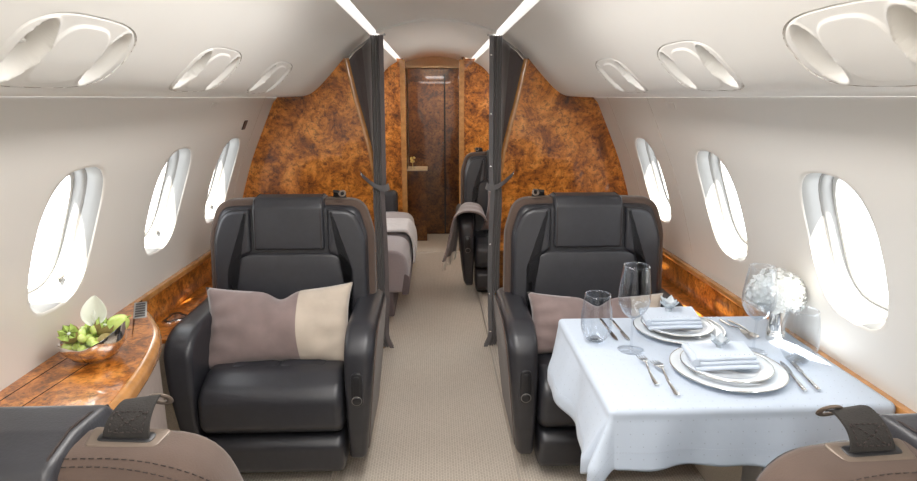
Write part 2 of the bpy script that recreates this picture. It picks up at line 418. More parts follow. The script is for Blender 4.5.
def shell(name, surf, side, holes, sc, hy, hs, cy, cs, p, mat, lips):
    """lofted wall with superelliptical openings; holes = list of y centres; cy,cs = half cell size"""
    hs_ = sorted(holes); ys = [Y0]; cells = []
    for h in hs_:
        a = h - cy; k = max(1, int((a - ys[-1]) / 0.12))
        st = ys[-1]
        if a - st > 1e-6:
            for j in range(1, k + 1): ys.append(st + (a - st) * j / k)
        i0 = len(ys) - 1
        for j in range(1, 9): ys.append(a + 2 * cy * j / 8)
        cells.append((h, i0, len(ys) - 1))
    k = max(1, int((Y1 - ys[-1]) / 0.12)); st = ys[-1]
    for j in range(1, k + 1): ys.append(st + (Y1 - st) * j / k)
    s0, s1 = sc - cs, sc + cs
    ss = [s0 * j / 6 for j in range(6)] + [s0 + (s1 - s0) * j / 10 for j in range(11)] + [s1 + (surf.L - s1) * j / 6 for j in range(1, 7)]
    j0, j1 = 6, 16
    V = []; F = []; FM = []
    def v(y, s, n=0): V.append(surf.at(side, y, s, n)); return len(V) - 1
    G = [[v(y, s) for s in ss] for y in ys]
    inside = set()
    for h, a, b in cells:
        for i in range(a, b):
            for j in range(j0, j1): inside.add((i, j))
    for i in range(len(ys) - 1):
        for j in range(len(ss) - 1):
            if (i, j) not in inside: F.append((G[i][j], G[i + 1][j], G[i + 1][j + 1], G[i][j + 1]))
    ell = superell(hy, hs, p)
    for h, a, b in cells:
        per = [(i, j0) for i in range(a, b)] + [(b, j) for j in range(j0, j1)] + [(i, j1) for i in range(b, a, -1)] + [(a, j) for j in range(j1, j0, -1)]
        # refine each perimeter segment to 2 (collinear points sit on the grid edges; they share the curved rows)
        pts = [(ys[i], ss[j]) for i, j in per]; prev = [G[i][j] for i, j in per]
        tgt = []
        for (y, s) in pts:
            dy, ds = (y - h) / cy, (s - sc) / cs
            m = max(abs(dy), abs(ds)); dy /= m; ds /= m
            tgt.append(ell(math.atan2(math.copysign(abs(ds) ** (1.0), ds), dy)))
        K = 4
        for k in range(1, K + 1):
            t = k / K; t = 1 - (1 - t) ** 1.5
            cur = [v(y + (h + ty - y) * t, s + (sc + ts - s) * t) for (y, s), (ty, ts) in zip(pts, tgt)]
            for q in range(len(cur)): F.append((prev[q], prev[(q + 1) % len(cur)], cur[(q + 1) % len(cur)], cur[q]))
            prev = cur
        for (f, n) in lips:
            cur = [v(h + ty * f, sc + ts * f, n) for (ty, ts) in tgt]
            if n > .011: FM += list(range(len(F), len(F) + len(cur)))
            for q in range(len(cur)): F.append((prev[q], prev[(q + 1) % len(cur)], cur[(q + 1) % len(cur)], cur[q]))
            prev = cur
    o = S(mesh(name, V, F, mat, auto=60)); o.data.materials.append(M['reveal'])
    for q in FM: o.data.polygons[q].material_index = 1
    return o
SW = WS.s_of_z(1.026)          # window centre along the wall profile
L_WIN = [1.590 - .6 * k for k in (3.3, 2.3, 1.2)] + [1.590, 2.205, 2.775] + [3.75, 4.35, 4.95]
R_WIN = [1.395 - .6 * k for k in (3.1, 2.1, 1.05)] + [1.395, 2.035, 2.705] + [3.75, 4.35, 4.95]
lips = [(0.985, 0.004), (0.965, 0.012), (0.95, 0.024), (0.935, 0.045)]
shell('wall_left', WS, -1, L_WIN, SW, 0.140, 0.205, 0.20, 0.26, 2.9, M['wall'], lips)
shell('wall_right', WS, 1, R_WIN, SW, 0.140, 0.205, 0.20, 0.26, 2.9, M['wall'], lips)
SCN = 0.252                    # centre of the lamp panels along the ceiling profile
L_PSU, R_PSU = [1.03, 1.64, 2.25], [0.86, 1.425, 2.02]
clips = [(0.99, 0.003), (0.985, 0.008)]
shell('ceiling_left', CS, -1, L_PSU, SCN, 0.166, 0.084, 0.215, 0.092, 3.0, M['ceiling'], clips)
shell('ceiling_right', CS, 1, R_PSU, SCN, 0.166, 0.084, 0.215, 0.092, 3.0, M['ceiling'], clips)
# centre vault
VP_ = catmull([(-.305, 1.722), (-.15, 1.765), (0, 1.780), (.15, 1.765), (.305, 1.722)], 6)
V, F = gridmesh(lambda u, v: (CX + VP_[round(u * (len(VP_) - 1))][0], Y0 + (6.2 - Y0) * v, VP_[round(u * (len(VP_) - 1))][1]), len(VP_) - 1, 8)
S(mesh('ceiling_vault', V, F, M['vault']))
for sx, nm in ((-1, 'left'), (1, 'right')):
    # cove ledge and the lit strip inside it
    a, b, c = (.335, 1.700), (.345, 1.728), (.305, 1.722)
    V = [(CX + sx * p[0], y, p[1]) for y in (Y0, Y1) for p in (a, b, c, (.296, 1.7235))]
    S(mesh('trim_1' if sx < 0 else 'trim_2', V, [(0, 1, 5, 4)], M['white'], smooth=False))
    tag(mesh('light_strip', V, [(1, 2, 6, 5)], M['glow'], smooth=False),
        'long glowing light strip in the ceiling cove on the %s side' % nm, 'ceiling light', 'cove light strips')
# trim arch where the two cabins meet
arc = []
for q in VP_: arc.append((CX + q[0], q[1]))
arch = arc + [(x, z - 0.012) for x, z in arc[::-1]]
S(mesh('trim_3', *prism(arch, 3.19, 3.25), M['vault'], smooth=False))
# lamp panels (oval, with a scoop at either end)
def lamp_panel(side, yc, idx, label):
    ell = superell(0.166, 0.084, 3.0); V = []; F = []; NA, NR = 160, 44
    def disp(y, s, rho):
        d = 0.0
        if rho > 0.955: d += 0.006 * min(1, (rho - 0.955) / 0.03)
        for e in (-1, 1):
            cx_ = 0.106 * e; cs_ = 0.0
            uu = (y - cx_ - 0.12 * (s) * 0) / 0.034; ww = (s - cs_) / 0.064
            q = 1 - uu * uu - ww * ww
            if q > 0: d += 0.036 * (1 - (1 - min(1.0, q * 1.5)) ** 2) * (0.6 + 0.4 * e * -uu)
            elif q > -0.25: d -= 0.0025 * (1 - abs(q + 0.12) / 0.13) if abs(q + 0.12) < 0.13 else 0
        r2 = (abs(y / 0.074) ** 3 + abs(s / 0.066) ** 3)
        if r2 < 1: d -= 0.003 * min(1, (1 - r2) * 6)
        return d
    C0 = (0, 0)
    V.append(CS.at(side, yc, SCN, disp(0, 0, 0)))
    for r in range(1, NR + 1):
        rho = r / NR
        for a in range(NA):
            y, s = ell(2 * PI * a / NA); y *= rho; s *= rho
            V.append(CS.at(side, yc + y, SCN + s, disp(y, s, rho)))
    for a in range(NA): F.append((0, 1 + a, 1 + (a + 1) % NA))
    for r in range(NR - 1):
        A, B = 1 + r * NA, 1 + (r + 1) * NA
        for a in range(NA): F.append((A + a, A + (a + 1) % NA, B + (a + 1) % NA, B + a))
    o = mesh('reading_lamp_panel', V, F, M['ceiling'], auto=75)
    tag(o, label, 'reading light panel', 'oval reading light panels overhead')
    # dark seam round the panel and the small lamps in the scoops
    ring = [CS.at(side, yc + ell(2 * PI * a / 72)[0] * 1.0, SCN + ell(2 * PI * a / 72)[1] * 1.0, 0.001) for a in range(72)]

    mesh('panel_seam', *tube(ring, 0.0008, 5, True), M['taupe'], o)
    for e in (-1, 1):
        c = CS.at(side, yc + 0.106 * e - 0.012 * e * 1.0, SCN, 0.026)
        mesh('lamp_lens', *sphere(c, 0.010, 10, 6, (1, 1, .5)), M['white'], o)
    return o
for i, y in enumerate(L_PSU):
    lamp_panel(-1, y, i, ['largest and nearest oval lamp panel on the left ceiling slope, cut by the frame', 'middle oval lamp panel on the left ceiling slope above the windows', 'smallest oval lamp panel on the left slope, nearest the wood bulkhead'][i])
for i, y in enumerate(R_PSU):
    lamp_panel(1, y, i, ['largest and nearest oval lamp panel on the right ceiling slope, cut by the frame', 'middle oval lamp panel on the right ceiling slope above the windows', 'smallest oval lamp panel on the right slope, nearest the wood bulkhead'][i])

# windows
def window(side, yc, n):
    V = []; F = []; N = 64; ell = superell(0.140, 0.205, 2.9)
    rings = [(0.935, 0.045), (0.925, 0.046), (0.925, 0.050), (0.90, 0.050), (0.885, 0.056), (0.872, 0.074), (0.860, 0.074), (0.855, 0.079)]
    def ring(rs):
        V = []; F = []
        for f, nn in rs:
            for a in range(N):
                y, s = ell(2 * PI * a / N); V.append(WS.at(side, yc + y * f, SW + s * f, nn))
        for k in range(len(rs) - 1):
            for a in range(N): F.append((k * N + a, k * N + (a + 1) % N, (k + 1) * N + (a + 1) % N, (k + 1) * N + a))
        return V, F
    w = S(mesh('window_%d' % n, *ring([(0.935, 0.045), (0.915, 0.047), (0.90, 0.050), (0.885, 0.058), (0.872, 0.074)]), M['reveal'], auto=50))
    mesh('window_seal', *ring([(0.941, 0.0425), (0.927, 0.0435), (0.926, 0.0455), (0.940, 0.0475)]), M['seal'], w, auto=80)
    mesh('shade_frame', *ring([(0.874, 0.074), (0.80, 0.074), (0.79, 0.082)]), M['white'], w, auto=50)
    # pane
    V = [WS.at(side, yc, SW, 0.082)]; F = []
    for f in (0.25, 0.5, 0.75, 0.80):
        for a in range(N):
            y, s = ell(2 * PI * a / N); V.append(WS.at(side, yc + y * f, SW + s * f, 0.082))
    for a in range(N): F.append((0, 1 + a, 1 + (a + 1) % N))
    for k in range(3):
        for a in range(N): F.append((1 + k * N + a, 1 + k * N + (a + 1) % N, 1 + (k + 1) * N + (a + 1) % N, 1 + (k + 1) * N + a))
    mesh('pane', V, F, M['pane'], w)
    # small grip at the lower far corner
    A = WS.at(side, yc - side * 0.084, SW - 0.150, 0.050); B = WS.at(side, yc - side * 0.084, SW - 0.150, 0.040)
    h = mesh('shade_grip', *tube([A, B], 0.005, 10), M['steel'], w)
    B2 = WS.at(side, yc - side * 0.074, SW - 0.150, 0.042); B3 = WS.at(side, yc - side * 0.094, SW - 0.148, 0.042)
    mesh('grip_bar', *tube([B2, B3], 0.0045, 8), M['seal'], h)
k = 1
for y in L_WIN: window(-1, y, k); k += 1
for y in R_WIN: window(1, y, k); k += 1

# floor: dropped aisle and the raised side floors
def slab(name, x0, x1, y0, y1, z0, z1, mat):
    return S(mesh(name, *box(x0, x1, y0, y1, z0, z1), mat, smooth=False))
slab('floor', -1.12, 1.14, Y0, 6.4, -0.05, 0.0, M['carpet'])
def curb(name, xin, xout):
    s = 1 if xout > xin else -1
    prof = [(xin, 0.0), (xin + s * .004, .02), (xin + s * .02, .034), (xin + s * .05, .038), (xout, .038), (xout, 0.0)]
    V, F = prism(prof, Y0, 5.44, lambda u, v, w: (u, w, v))
    S(mesh(name, V, F, M['carpet'], auto=30))
curb('floor_left_step', -0.375, -1.10); curb('floor_right_step', 0.30, 1.12)
slab('floor_threshold', -0.30, 0.30, 5.36, 5.375, 0.0, 0.004, M['fringe'])
# forward end wall behind the viewer, with a doorway-wide wood panel
full = [(CX + x, z) for x, z in WS.p[::4]] + [(CX + x, z) for x, z in CS.p[1::4]] + [(CX + x, z) for x, z in reversed(VP_)] + [(CX - x, z) for x, z in CS.p[1::4][::-1]] + [(CX - x, z) for x, z in WS.p[::4][::-1]]
S(mesh('wall_front', *prism(full, Y0 - 0.03, Y0), M['wall'], smooth=False))

# ------------------------------------------------------------------ bulkheads
def prof_from(xin_top):
    """outline points of one side, from floor up the wall and along the ceiling to x = xin_top"""
    w = [(x, z) for x, z in WS.p[::3]]; c = [(x, z) for x, z in CS.p if x > xin_top]
    return w + c[1:]
def bulkhead(side, y, th, inner, name, mat, mat_low=None, trimmat=None):
    """inner: list (x,z) from top down to floor"""
    top = prof_from(inner[0][0])
    poly = top + inner
    poly = [(CX + side * x, z) for x, z in poly]
    o = S(mesh(name, *prism(poly, y, y + th), mat, smooth=False))
    path = [(CX + side * x, y + th / 2 - 0.003, z) for x, z in inner]
    V, F = tube(path, 0.013, 10, ry=0.021)
    mesh('edge_trim', V, F, trimmat or M['edge_wood'], o)
    return o
inn = [(.468, 1.585), (.455, 1.52), (.425, 1.38), (.392, 1.25), (.362, 1.12), (.343, 1.0), (.333, .90), (.33, .7), (.33, .5), (.33, 0.0)]
innc = catmull(inn, 4)
for side, nm in ((-1, 'wall_bulkhead_left'), (1, 'wall_bulkhead_right')):
    o = bulkhead(side, 3.20, 0.03, innc, nm, M['burl'])
    # lower panel joint
    xs = sorted((CX + side * .335, CX + side * 1.04))
    mesh('lower_panel', *box(xs[0], xs[1], 3.188, 3.20, 0.04, 0.57), M['burl_dark'], o, smooth=False)
# rear bulkhead with a doorway
inn2 = [(.30, 1.712), (.292, 1.64), (.29, 1.0), (.29, 0.0)]
inn3 = [(.24, 1.726), (.225, 1.64), (.222, 1.0), (.222, 0.0)]
def rear(side, inner, nm):
    top = prof_from(0.336) + [(.335, 1.700), (.345, 1.728), (.305, 1.722)]
    poly = top + [p for p in inner if p[0] < .305]
    poly = [(CX + side * x, z) for x, z in poly]
    o = S(mesh(nm, *prism(poly, 5.45, 5.48), M['burl'], smooth=False))
    mesh('edge_trim', *box(*sorted((CX + side * (inner[-1][0] - .02), CX + side * (inner[-1][0] + .025))), 5.425, 5.49, 0.0, 1.715), M['edge_wood'], o, smooth=False)
    return o
rear(-1, inn2, 'wall_rear_left'); rear(1, inn3, 'wall_rear_right')
# vestibule behind it: side panels, lintel, dark door
S(mesh('wall_vestibule_left', *box(-0.32, -0.28, 5.48, 6.2, 0, 1.74), M['burl'], smooth=False))
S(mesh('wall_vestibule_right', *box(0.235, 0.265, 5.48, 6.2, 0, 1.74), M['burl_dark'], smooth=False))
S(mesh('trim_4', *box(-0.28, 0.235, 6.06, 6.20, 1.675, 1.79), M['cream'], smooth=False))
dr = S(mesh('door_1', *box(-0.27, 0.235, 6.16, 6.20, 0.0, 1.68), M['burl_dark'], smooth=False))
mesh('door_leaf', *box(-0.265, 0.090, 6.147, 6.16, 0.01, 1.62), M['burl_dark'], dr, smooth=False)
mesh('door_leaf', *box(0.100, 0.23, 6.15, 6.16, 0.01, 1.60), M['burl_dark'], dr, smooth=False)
mesh('door_hinge', *box(0.088, 0.102, 6.143, 6.16, 0.01, 1.62), M['black'], dr, smooth=False)
mesh('door_handle', *sphere((0.075, 6.14, 0.95), 0.010, 10, 6), M['chrome'], dr)
S(mesh('wall_rear_end', *box(-1.1, 1.12, 6.2, 6.24, 0, 1.8), M['cream'], smooth=False))

# ------------------------------------------------------------------ window ledges (wood)
def ledge(side, xi_z, y0, y1, nm, label):
    # trim rail at the wall, upright burl strip, shelf, front edge
    r = empty(nm, (CX + side * 1.0, (y0 + y1) / 2, 0.56), 0, label, 'ledge')
    ox, oy, oz = r.location
    def bx_(x0, x1, z0, z1, name, mat):
        a, b = sorted((CX + side * x0 - ox, CX + side * x1 - ox))
        return mesh(name, *pad(rrect(a, b, z0 - oz, z1 - oz, 0.004, 2), y0 - oy, y1 - oy, 0.001, 0.001, 0, XZ, 1, 2), mat, r)
    bx_(1.062, 1.088, 0.668, 0.690, 'top_rail', M['edge_wood'])
    bx_(1.072, 1.094, 0.55, 0.670, 'upright_strip', M['burl_top'])
    bx_(.958, 1.09, 0.543, 0.560, 'shelf', M['burl_top'])
    bx_(.946, .960, 0.520, 0.566, 'front_edge', M['edge_wood'])
    bx_(.955, 1.085, 0.04, 0.545, 'lower_panel', M['weave'])
    return r
lg = ledge(-1, 0, 2.02, 3.18, 'window_ledge', 'recessed wood ledge with cup holder along the left wall under the windows')
ledge(1, 0, 1.10, 3.18, 'window_ledge', 'long recessed wood ledge along the right wall behind the laid table')
# cup holder set in the left ledge: three overlapping wells
def trefoil(s):
    pts = []
    for k in range(48):
        a = 2 * PI * k / 48
        r = s * (1 + 0.22 * math.cos(3 * a))
        pts.append((r * 1.05 * math.cos(a), r * 1.35 * math.sin(a)))
    return pts
ch = mesh('cup_holder', *pad(trefoil(0.040), 0.0, 0.004, 0.001, 0.002, 0, XY, 2, 2), M['chrome'], loc=(-1.012, 2.235, 0.5601))
tag(ch, 'black cloverleaf cup holder sunk in the left window ledge', 'cup holder')
mesh('well', *pad(trefoil(0.035), 0.003, 0.0055, 0.0005, 0.001, -0.004, XY, 2, 3), M['black'], ch)

# ------------------------------------------------------------------ curved console on the left
con = empty('side_console', (-0.93, 1.65, 0.0), 0, 'curved wooden side console with burl top under the nearest left window', 'console')
def con_out(off=0.0, n=26):
    """D-shaped outline, local to the empty; off pulls the bulged side in"""
    pts = []
    ctrl = [(-0.775, 1.235), (-0.752, 1.30), (-0.765, 1.42), (-0.79, 1.56), (-0.825, 1.70), (-0.872, 1.81), (-0.94, 1.92), (-1.02, 2.03), (-1.074, 2.09)]
    c = catmull(ctrl, 4)
    for x, y in c: pts.append((max(x - off, -1.074) + 0.93, y - 1.65))
    pts.append((-1.076 + 0.93, 1.235 - 1.65))
    return pts
mesh('console_top', *pad(con_out(), 0.640, 0.688, 0.012, 0.018, 0, XY, 5, 2), M['edge_wood'], con)
mesh('burl_inlay', *pad(con_out(0.022), 0.6875, 0.6892, 0.0005, 0.0005, 0, XY, 1, 2), M['burl_top'], con)
mesh('console_body', *prism(con_out(0.016), 0.345, 0.642, XY), M['taupe'], con)
mesh('console_base', *prism(con_out(0.028), 0.04, 0.346, XY), M['weave'], con)
# inlay seams of the fold-out leaf
sm = join(tube([(-0.115, -0.40, 0.6893), (-0.075, 0.235, 0.6893)], 0.0014, 4), tube([(-0.045, -0.40, 0.6893), (-0.008, -0.02, 0.6893), (0.0, 0.06, 0.6893)], 0.0014, 4))
mesh('leaf_seam', *sm, M['stitch'], con)
vg = mesh('air_vent', *pad(rrect(-0.020, 0.020, -0.085, 0.085, 0.005, 3), 0, 0.003, 0.0005, 0.001, 0, XY, 2, 2, fn=lambda x, y, z: (x * math.cos(.42) - y * math.sin(.42), x * math.sin(.42) + y * math.cos(.42), z)), M['steel'], con, loc=(-1.005 + .93, 1.965 - 1.65, 0.6892))
sl = [xf(box(-0.015, 0.015, -0.077 + q * 0.0265, -0.077 + q * 0.0265 + 0.017, 0.002, 0.0036), lambda x, y, z: (x * math.cos(.42) - y * math.sin(.42), x * math.sin(.42) + y * math.cos(.42), z)) for q in range(6)]
mesh('vent_slot', *join(*sl), M['black'], vg, smooth=False)

# ------------------------------------------------------------------ leather seats
def lean(x, y, z): return (x, y + max(0, z - 0.45) * 0.095, z)
def make_seat(mirror):
    m = -1 if mirror else 1     # +1: aisle side (lever, belt slot) at +x
    root = empty('leather_armchair', (0, 0, 0), 0, 'x', 'armchair')
    def P(nm, vf, mat, par=None): return mesh(nm, vf[0], vf[1], mat, par or root, auto=50)
    P('pedestal', pad(rrect(-.23, .23, .10, .50, .03, 3), 0.0, .20, .005, .005, 0, XY, 2, 2), M['black'])
    prof = dens(roundpoly([(.455, .405, .01), (.455, .23, .02), (.03, .205, .06), (-.012, .25, .05), (-.008, .38, .085), (.10, .428, .12)], 7), .04)
    sc_ = P('seat_cushion', pad(prof, -.247, .247, .028, .028, .006, YZ, 5, 4, bulge0=.006), M['leather'])
    # quilted inset on the seat
    cs_ = []
    for sx in (-1, 1):
        def pk(x, y, z, sx=sx):
            g = abs(x) / .17
            zz = z + 0.004 * math.sin(34 * x + 9 * y) * math.exp(-((y - .13) / .05) ** 2) if z > .415 else z
            return (x, y, zz)
        cs_.append(pad(dens(rrect(min(.003 * sx, .17 * sx), max(.003 * sx, .17 * sx), .13, .42, .02, 4), .02),   .405, .426, .003, .012, .010, XY, 4, 6, fn=pk))
    P('quilted_panel', join(*cs_), M['leather2'], sc_)
    P('leg_rest', pad(dens(roundpoly([(.15, .195, .01), (.15, .05, .02), (.04, .035, .04), (.0, .07, .04), (-.004, .17, .04), (.03, .198, .03)], 5), .04), -.243, .243, .02, .02, .004, YZ, 4, 3, bulge0=.004), M['leather'])
    # arms
    ap = dens(roundpoly([(.52, .06, .02), (.52, .602, .02), (.110, .602, .15), (.018, .550, .11), (.004, .40, .15), (.022, .20, .1), (.05, .085, .03), (.09, .06, .02)], 8), .03)
    for s in (-1, 1):
        def at_(x, y, z, s=s):
            q = max(0, min(1, 1 - z / .56)); f = (abs(x) - .258) / .104
            return (x - s * f * .052 * q ** 1.2 + s * 0.006 * (1 - min(1, z / .6)) * 0, y, z)
        a = P('armrest', pad(ap, s * .256, s * .362, .022, .036, 0.0, YZ, 6, 2, fn=at_), M['leather'])
        so = inset(dens(roundpoly([(.515, .075, .02), (.515, .575, .03), (.17, .572, .14), (.065, .51, .12), (.048, .38, .1), (.062, .2, .08), (.085, .10, .03), (.12, .075, .02)], 6), .03), 0.002)
        P('side_panel', pad(so, s * .352, s * .3660, .002, .006, .0, YZ, 3, 2, fn=at_), M['suede'], a)
        if s == m:
            # recessed slot with round recline knob on the arm front
            cx = s * .300
            def fr(x, y, z, s=s):     # wrap onto the arm front
                v = z
                f = 0.006 + 0.028 * max(0, (v - .42) / .14) ** 1.5 + 0.022 * max(0, (.33 - v) / .15) ** 1.4 - 0.004
                return (x, y + f, z)
            P('lever_bezel', pad(roundpoly([(cx - .021, .325, .02), (cx + .021, .325, .02), (cx + .019, .455, .02), (cx - .019, .455, .02)], 6), .004, -.0045, .001, .003, 0, XZ, 3, 2, fn=fr), M['black'], a)
            P('lever_slot', pad(roundpoly([(cx - .012, .345, .01), (cx + .012, .345, .01), (cx + .011, .443, .01), (cx - .011, .443, .01)], 6), .002, -.0060, .001, .001, 0, XZ, 2, 2, fn=fr), M['black'], a)
            kn = P('recline_knob', pad([(cx + .016 * math.cos(2 * PI * t / 24), .352 + .016 * math.sin(2 * PI * t / 24)) for t in range(24)], .0, -.014, .001, .004, 0, XZ, 3, 2, fn=fr), M['black'], a)
            P('knob_ring', tube([fr(cx + .017 * math.cos(2 * PI * t / 24), -.010, .352 + .017 * math.sin(2 * PI * t / 24)) for t in range(24)], .0013, 6, True), M['seal'], kn)
    # backrest
    so = dens(roundpoly([(-.325, .30, .03), (.325, .30, .03), (.330, .60, .1), (.328, .86, .25), (.288, 1.0, .085), (0, 1.012, .5), (-.288, 1.0, .085), (-.328, .86, .25), (-.330, .60, .1)], 7), .05)
    shell_vf = pad(so, .425, .520, .02, .048, .008, XZ, 7, 4, fn=lean)
    sh = P('back_shell', shell_vf, M['suede'])
    lo = inset(so, .025)
    bc = P('back_cushion', pad(lo, .445, .395, .004, .030, .004, XZ, 6, 5, fn=lean), M['leather'])
    for s in (-1, 1):
        wo = dens(roundpoly([(s * .150, .972, .012), (s * .258, .962, .075), (s * .298, .85, .2), (s * .301, .60, .1), (s * .299, .46, .02), (s * .227, .46, .01), (s * .227, .745, .10), (s * .150, .795, .02)], 8), .03)
        P('side_bolster', slabn(wo, .42, .374, .016, XZ, 5, fn=lambda x, y, z: lean(x, y + .09 * (abs(x) - .15), z)), M['leather'], bc)
    ce = dens(roundpoly([(-.232, .38, .02), (.232, .38, .02), (.232, .788, .10), (-.232, .788, .10)], 8), .04)
    P('centre_panel', pad(ce, .405, .383, .003, .013, .004, XZ, 4, 5, fn=lean), M['leather2'], bc)
    hp = dens(roundpoly([(.400, .800, .008), (.370, .808, .012), (.367, .980, .03), (.390, 1.017, .03), (.462, 1.020, .03), (.520, 1.006, .03), (.550, .93, .015), (.542, .90, .006), (.47, .90, .006)], 6), .03)
    hr = P('headrest', pad(hp, -.136, .136, .010, .010, .002, YZ, 4, 3, bulge0=.002, fn=lean), M['leather2'])
    # seams
    for s in (-1, 1):
        P('headrest_seam', tube([lean(s * .127, y, z) for y, z in [(.3668, .815), (.3643, .9), (.3665, .970), (.383, 1.008), (.42, 1.0185), (.460, 1.0215), (.505, 1.010), (.530, .98), (.548, .935)]], .0016, 5), M['stitch'], hr)
    sp = [p for p in inset(so, .048) if p[1] > .5]
    sp = sorted(sp, key=lambda p: math.atan2(p[1] - .6, p[0]))
    L_ = [lean(x, .3960, z) for x, z in sp if x < -.15]; R_ = [lean(x, .3960, z) for x, z in sp if x > .15]
    for q in (L_, R_): P('back_stitching', stitches(q, .007, .005, .0011), M['stitch_light'], bc)
    # double stitching across the rear of the shell, laid onto its surface
    from mathutils.bvhtree import BVHTree
    shv, shf = shell_vf; bv = BVHTree.FromPolygons([Vector(v) for v in shv], shf)
    for dd in (0.0, .016):
        q = []
        for ax, ay in catmull([(.10, .544), (.164, .545), (.200, .548), (.236, .558 - 0), (.268, .575), (.292, .600), (.305, .64)], 8):
            d = Vector((0, -.84, -.54)); o_ = Vector((m * (ax - dd * .5), ay + .052 * 0 + dd, 1.0)) - d * .5
            h = bv.ray_cast(o_, d)
            if h[0] is not None: q.append(h[0] + h[1] * (.0012 if h[1].dot(d) < 0 else -.0012))
        P('rear_stitching', stitches(q, .0055, .0035, .0008), M['stitch'], sh)
    # belt slot plate + strap on the aisle side of the shell top
    px = m * .188
    pf_ = lambda x, y, z: (x, y + .052, z - max(0, abs(x) - .14) * .06 - (y - .45) * .10)
    pl = P('belt_slot_plate', pad(dens(roundpoly([(px - .046, .440, .006), (px + .046, .440, .006), (px + .040, .476, .006), (px - .040, .476, .006)], 3), .02), 1.003, 1.010, .001, .002, 0, XY, 2, 2, fn=pf_), M['plate'])
    P('slot', pad(rrect(px - .032, px + .032, .448, .468, .008, 4), 1.007, 1.0112, .001, .001, 0, XY, 1, 2, fn=pf_), M['black'], pl)
    st = empty('belt', (0, 0, 0), 0, None, None); st.parent = root
    path = [(.510, .990), (.512, 1.004), (.510, 1.014), (.503, 1.024), (.490, 1.032), (.474, 1.036), (.462, 1.032)]
    pc = catmull(path, 5); w = .024; V = []; F = []
    for k_, (y, z) in enumerate(pc):
        t = k_ / (len(pc) - 1); ww = w * (1.15 - .3 * t); sh_ = -m * 0.0 * t
        for sx, th in ((-1, 0), (1, 0), (1, 1), (-1, 1)):
            V.append((px + m * .006 * t + sx * ww, y + (0.003 if th else 0) * .7, z + .003 * th + .004 * math.sin(t * 3 + sx)))
    for k_ in range(len(pc) - 1):
        a = k_ * 4
        for e in range(4): F.append((a + e, a + (e + 1) % 4, a + 4 + (e + 1) % 4, a + 4 + e))
    F += [(0, 1, 2, 3), tuple(len(V) - 4 + e for e in (3, 2, 1, 0))]
    stp = mesh('webbing', V, F, M['strap'], st, auto=60)
    sx0 = px
    bxs = []
    zz = lambda t: pc[int(t * (len(pc) - 1))]
    A, B = zz(.28), zz(.62)
    for (u0, t0, u1, t1) in ((-.8, .28, .8, .28), (.8, .28, .8, .62), (.8, .62, -.8, .62), (-.8, .62, -.8, .28), (-.8, .28, .8, .62), (.8, .28, -.8, .62)):
        p0, p1 = zz(t0), zz(t1)
        pp = []
        for q in range(9):
            f = q / 8; ti = t0 + (t1 - t0) * f; y, z = zz(ti); u = u0 + (u1 - u0) * f
            pp.append((px + m * .006 * ti + u * w, y + .0045, z + .0055))
        bxs.append(stitches(pp, .004, .003, .0009))
    mesh('strap_stitching', *join(*bxs), M['stitch'], stp)
    # metal end loop
    ring = []
    for q in range(24):
        a = 2 * PI * q / 24; ring.append((px + m * .021 + .011 * math.cos(a), .462 + .008 * math.sin(a), 1.030 + .010 * math.sin(a)))
    mesh('belt_loop', *tube(ring, .004, 8, True, ry=.0022), M['plate'], st)
    return root
seat_a = make_seat(False)    # aisle side at local +x
seat_b = make_seat(True)
def put(o, x, y, rz, label):
    o.location = (x, y, 0.038); o.rotation_euler = (0, 0, rz); o['label'] = label; o['group'] = 'leather cabin armchairs'; o.scale = (1, 1, .957)
put(seat_a, -0.578, 1.90, 0, 'black leather armchair on the left facing the viewer, empty but for a two-tone pillow')
put(seat_b, 0.607, 1.90, 0, 'black leather armchair behind the laid table, its left arm open to the aisle')
s3 = copy_tree(seat_b); put(s3, -0.555, 1.160, PI, 'brown suede chair back at the bottom left corner, seen from behind')
s4 = copy_tree(seat_a); put(s4, 0.680, 1.100, PI, 'brown suede chair back at the bottom right corner, seen from behind')
s5 = copy_tree(seat_b); put(s5, 0.515, 3.98, 0, 'distant armchair in the rear cabin beyond the right curtain')

# ------------------------------------------------------------------ pillows
def pillow(w, h, d, split=None, dent=0.0, pinch=.17):
    """two bulged faces meeting in a seam; x across, z up, y thickness"""
    V = []; F = []; NX, NZ = 36, 22; mi = []
    for side in (-1, 1):
        base = len(V)
        for j in range(NZ + 1):
            for i in range(NX + 1):
                u = -1 + 2 * i / NX; v = -1 + 2 * j / NZ
                x = u * w * (1 - pinch * .6 * (1 - v * v)) * (1.0 - .035 * v) + .010; z = v * h * (1 - pinch * (1 - u * u))
                if v > 0: z -= dent * v ** 3 * math.exp(-((u - .02) / .16) ** 2)
                t = (max(0, 1 - u * u) ** .55) * (max(0, 1 - v * v) ** .55)
                wr = .004 * math.sin(9 * u + 4 * v) * t + .006 * math.sin(17 * u * v + 2) * (1 - t) * t * 2
                V.append((x, side * (d * t + wr) - dent * .4 * math.exp(-((u - .02) / .14) ** 2) * max(0, v) * (1 if side < 0 else 0) * -1, z))
        for j in range(NZ):
            for i in range(NX):
                a = base + j * (NX + 1) + i; f = (a, a + 1, a + NX + 2, a + NX + 1)
                F.append(f); mi.append(1 if split is not None and (-1 + 2 * (i + .5) / NX) > split else 0)
    return V, F, mi
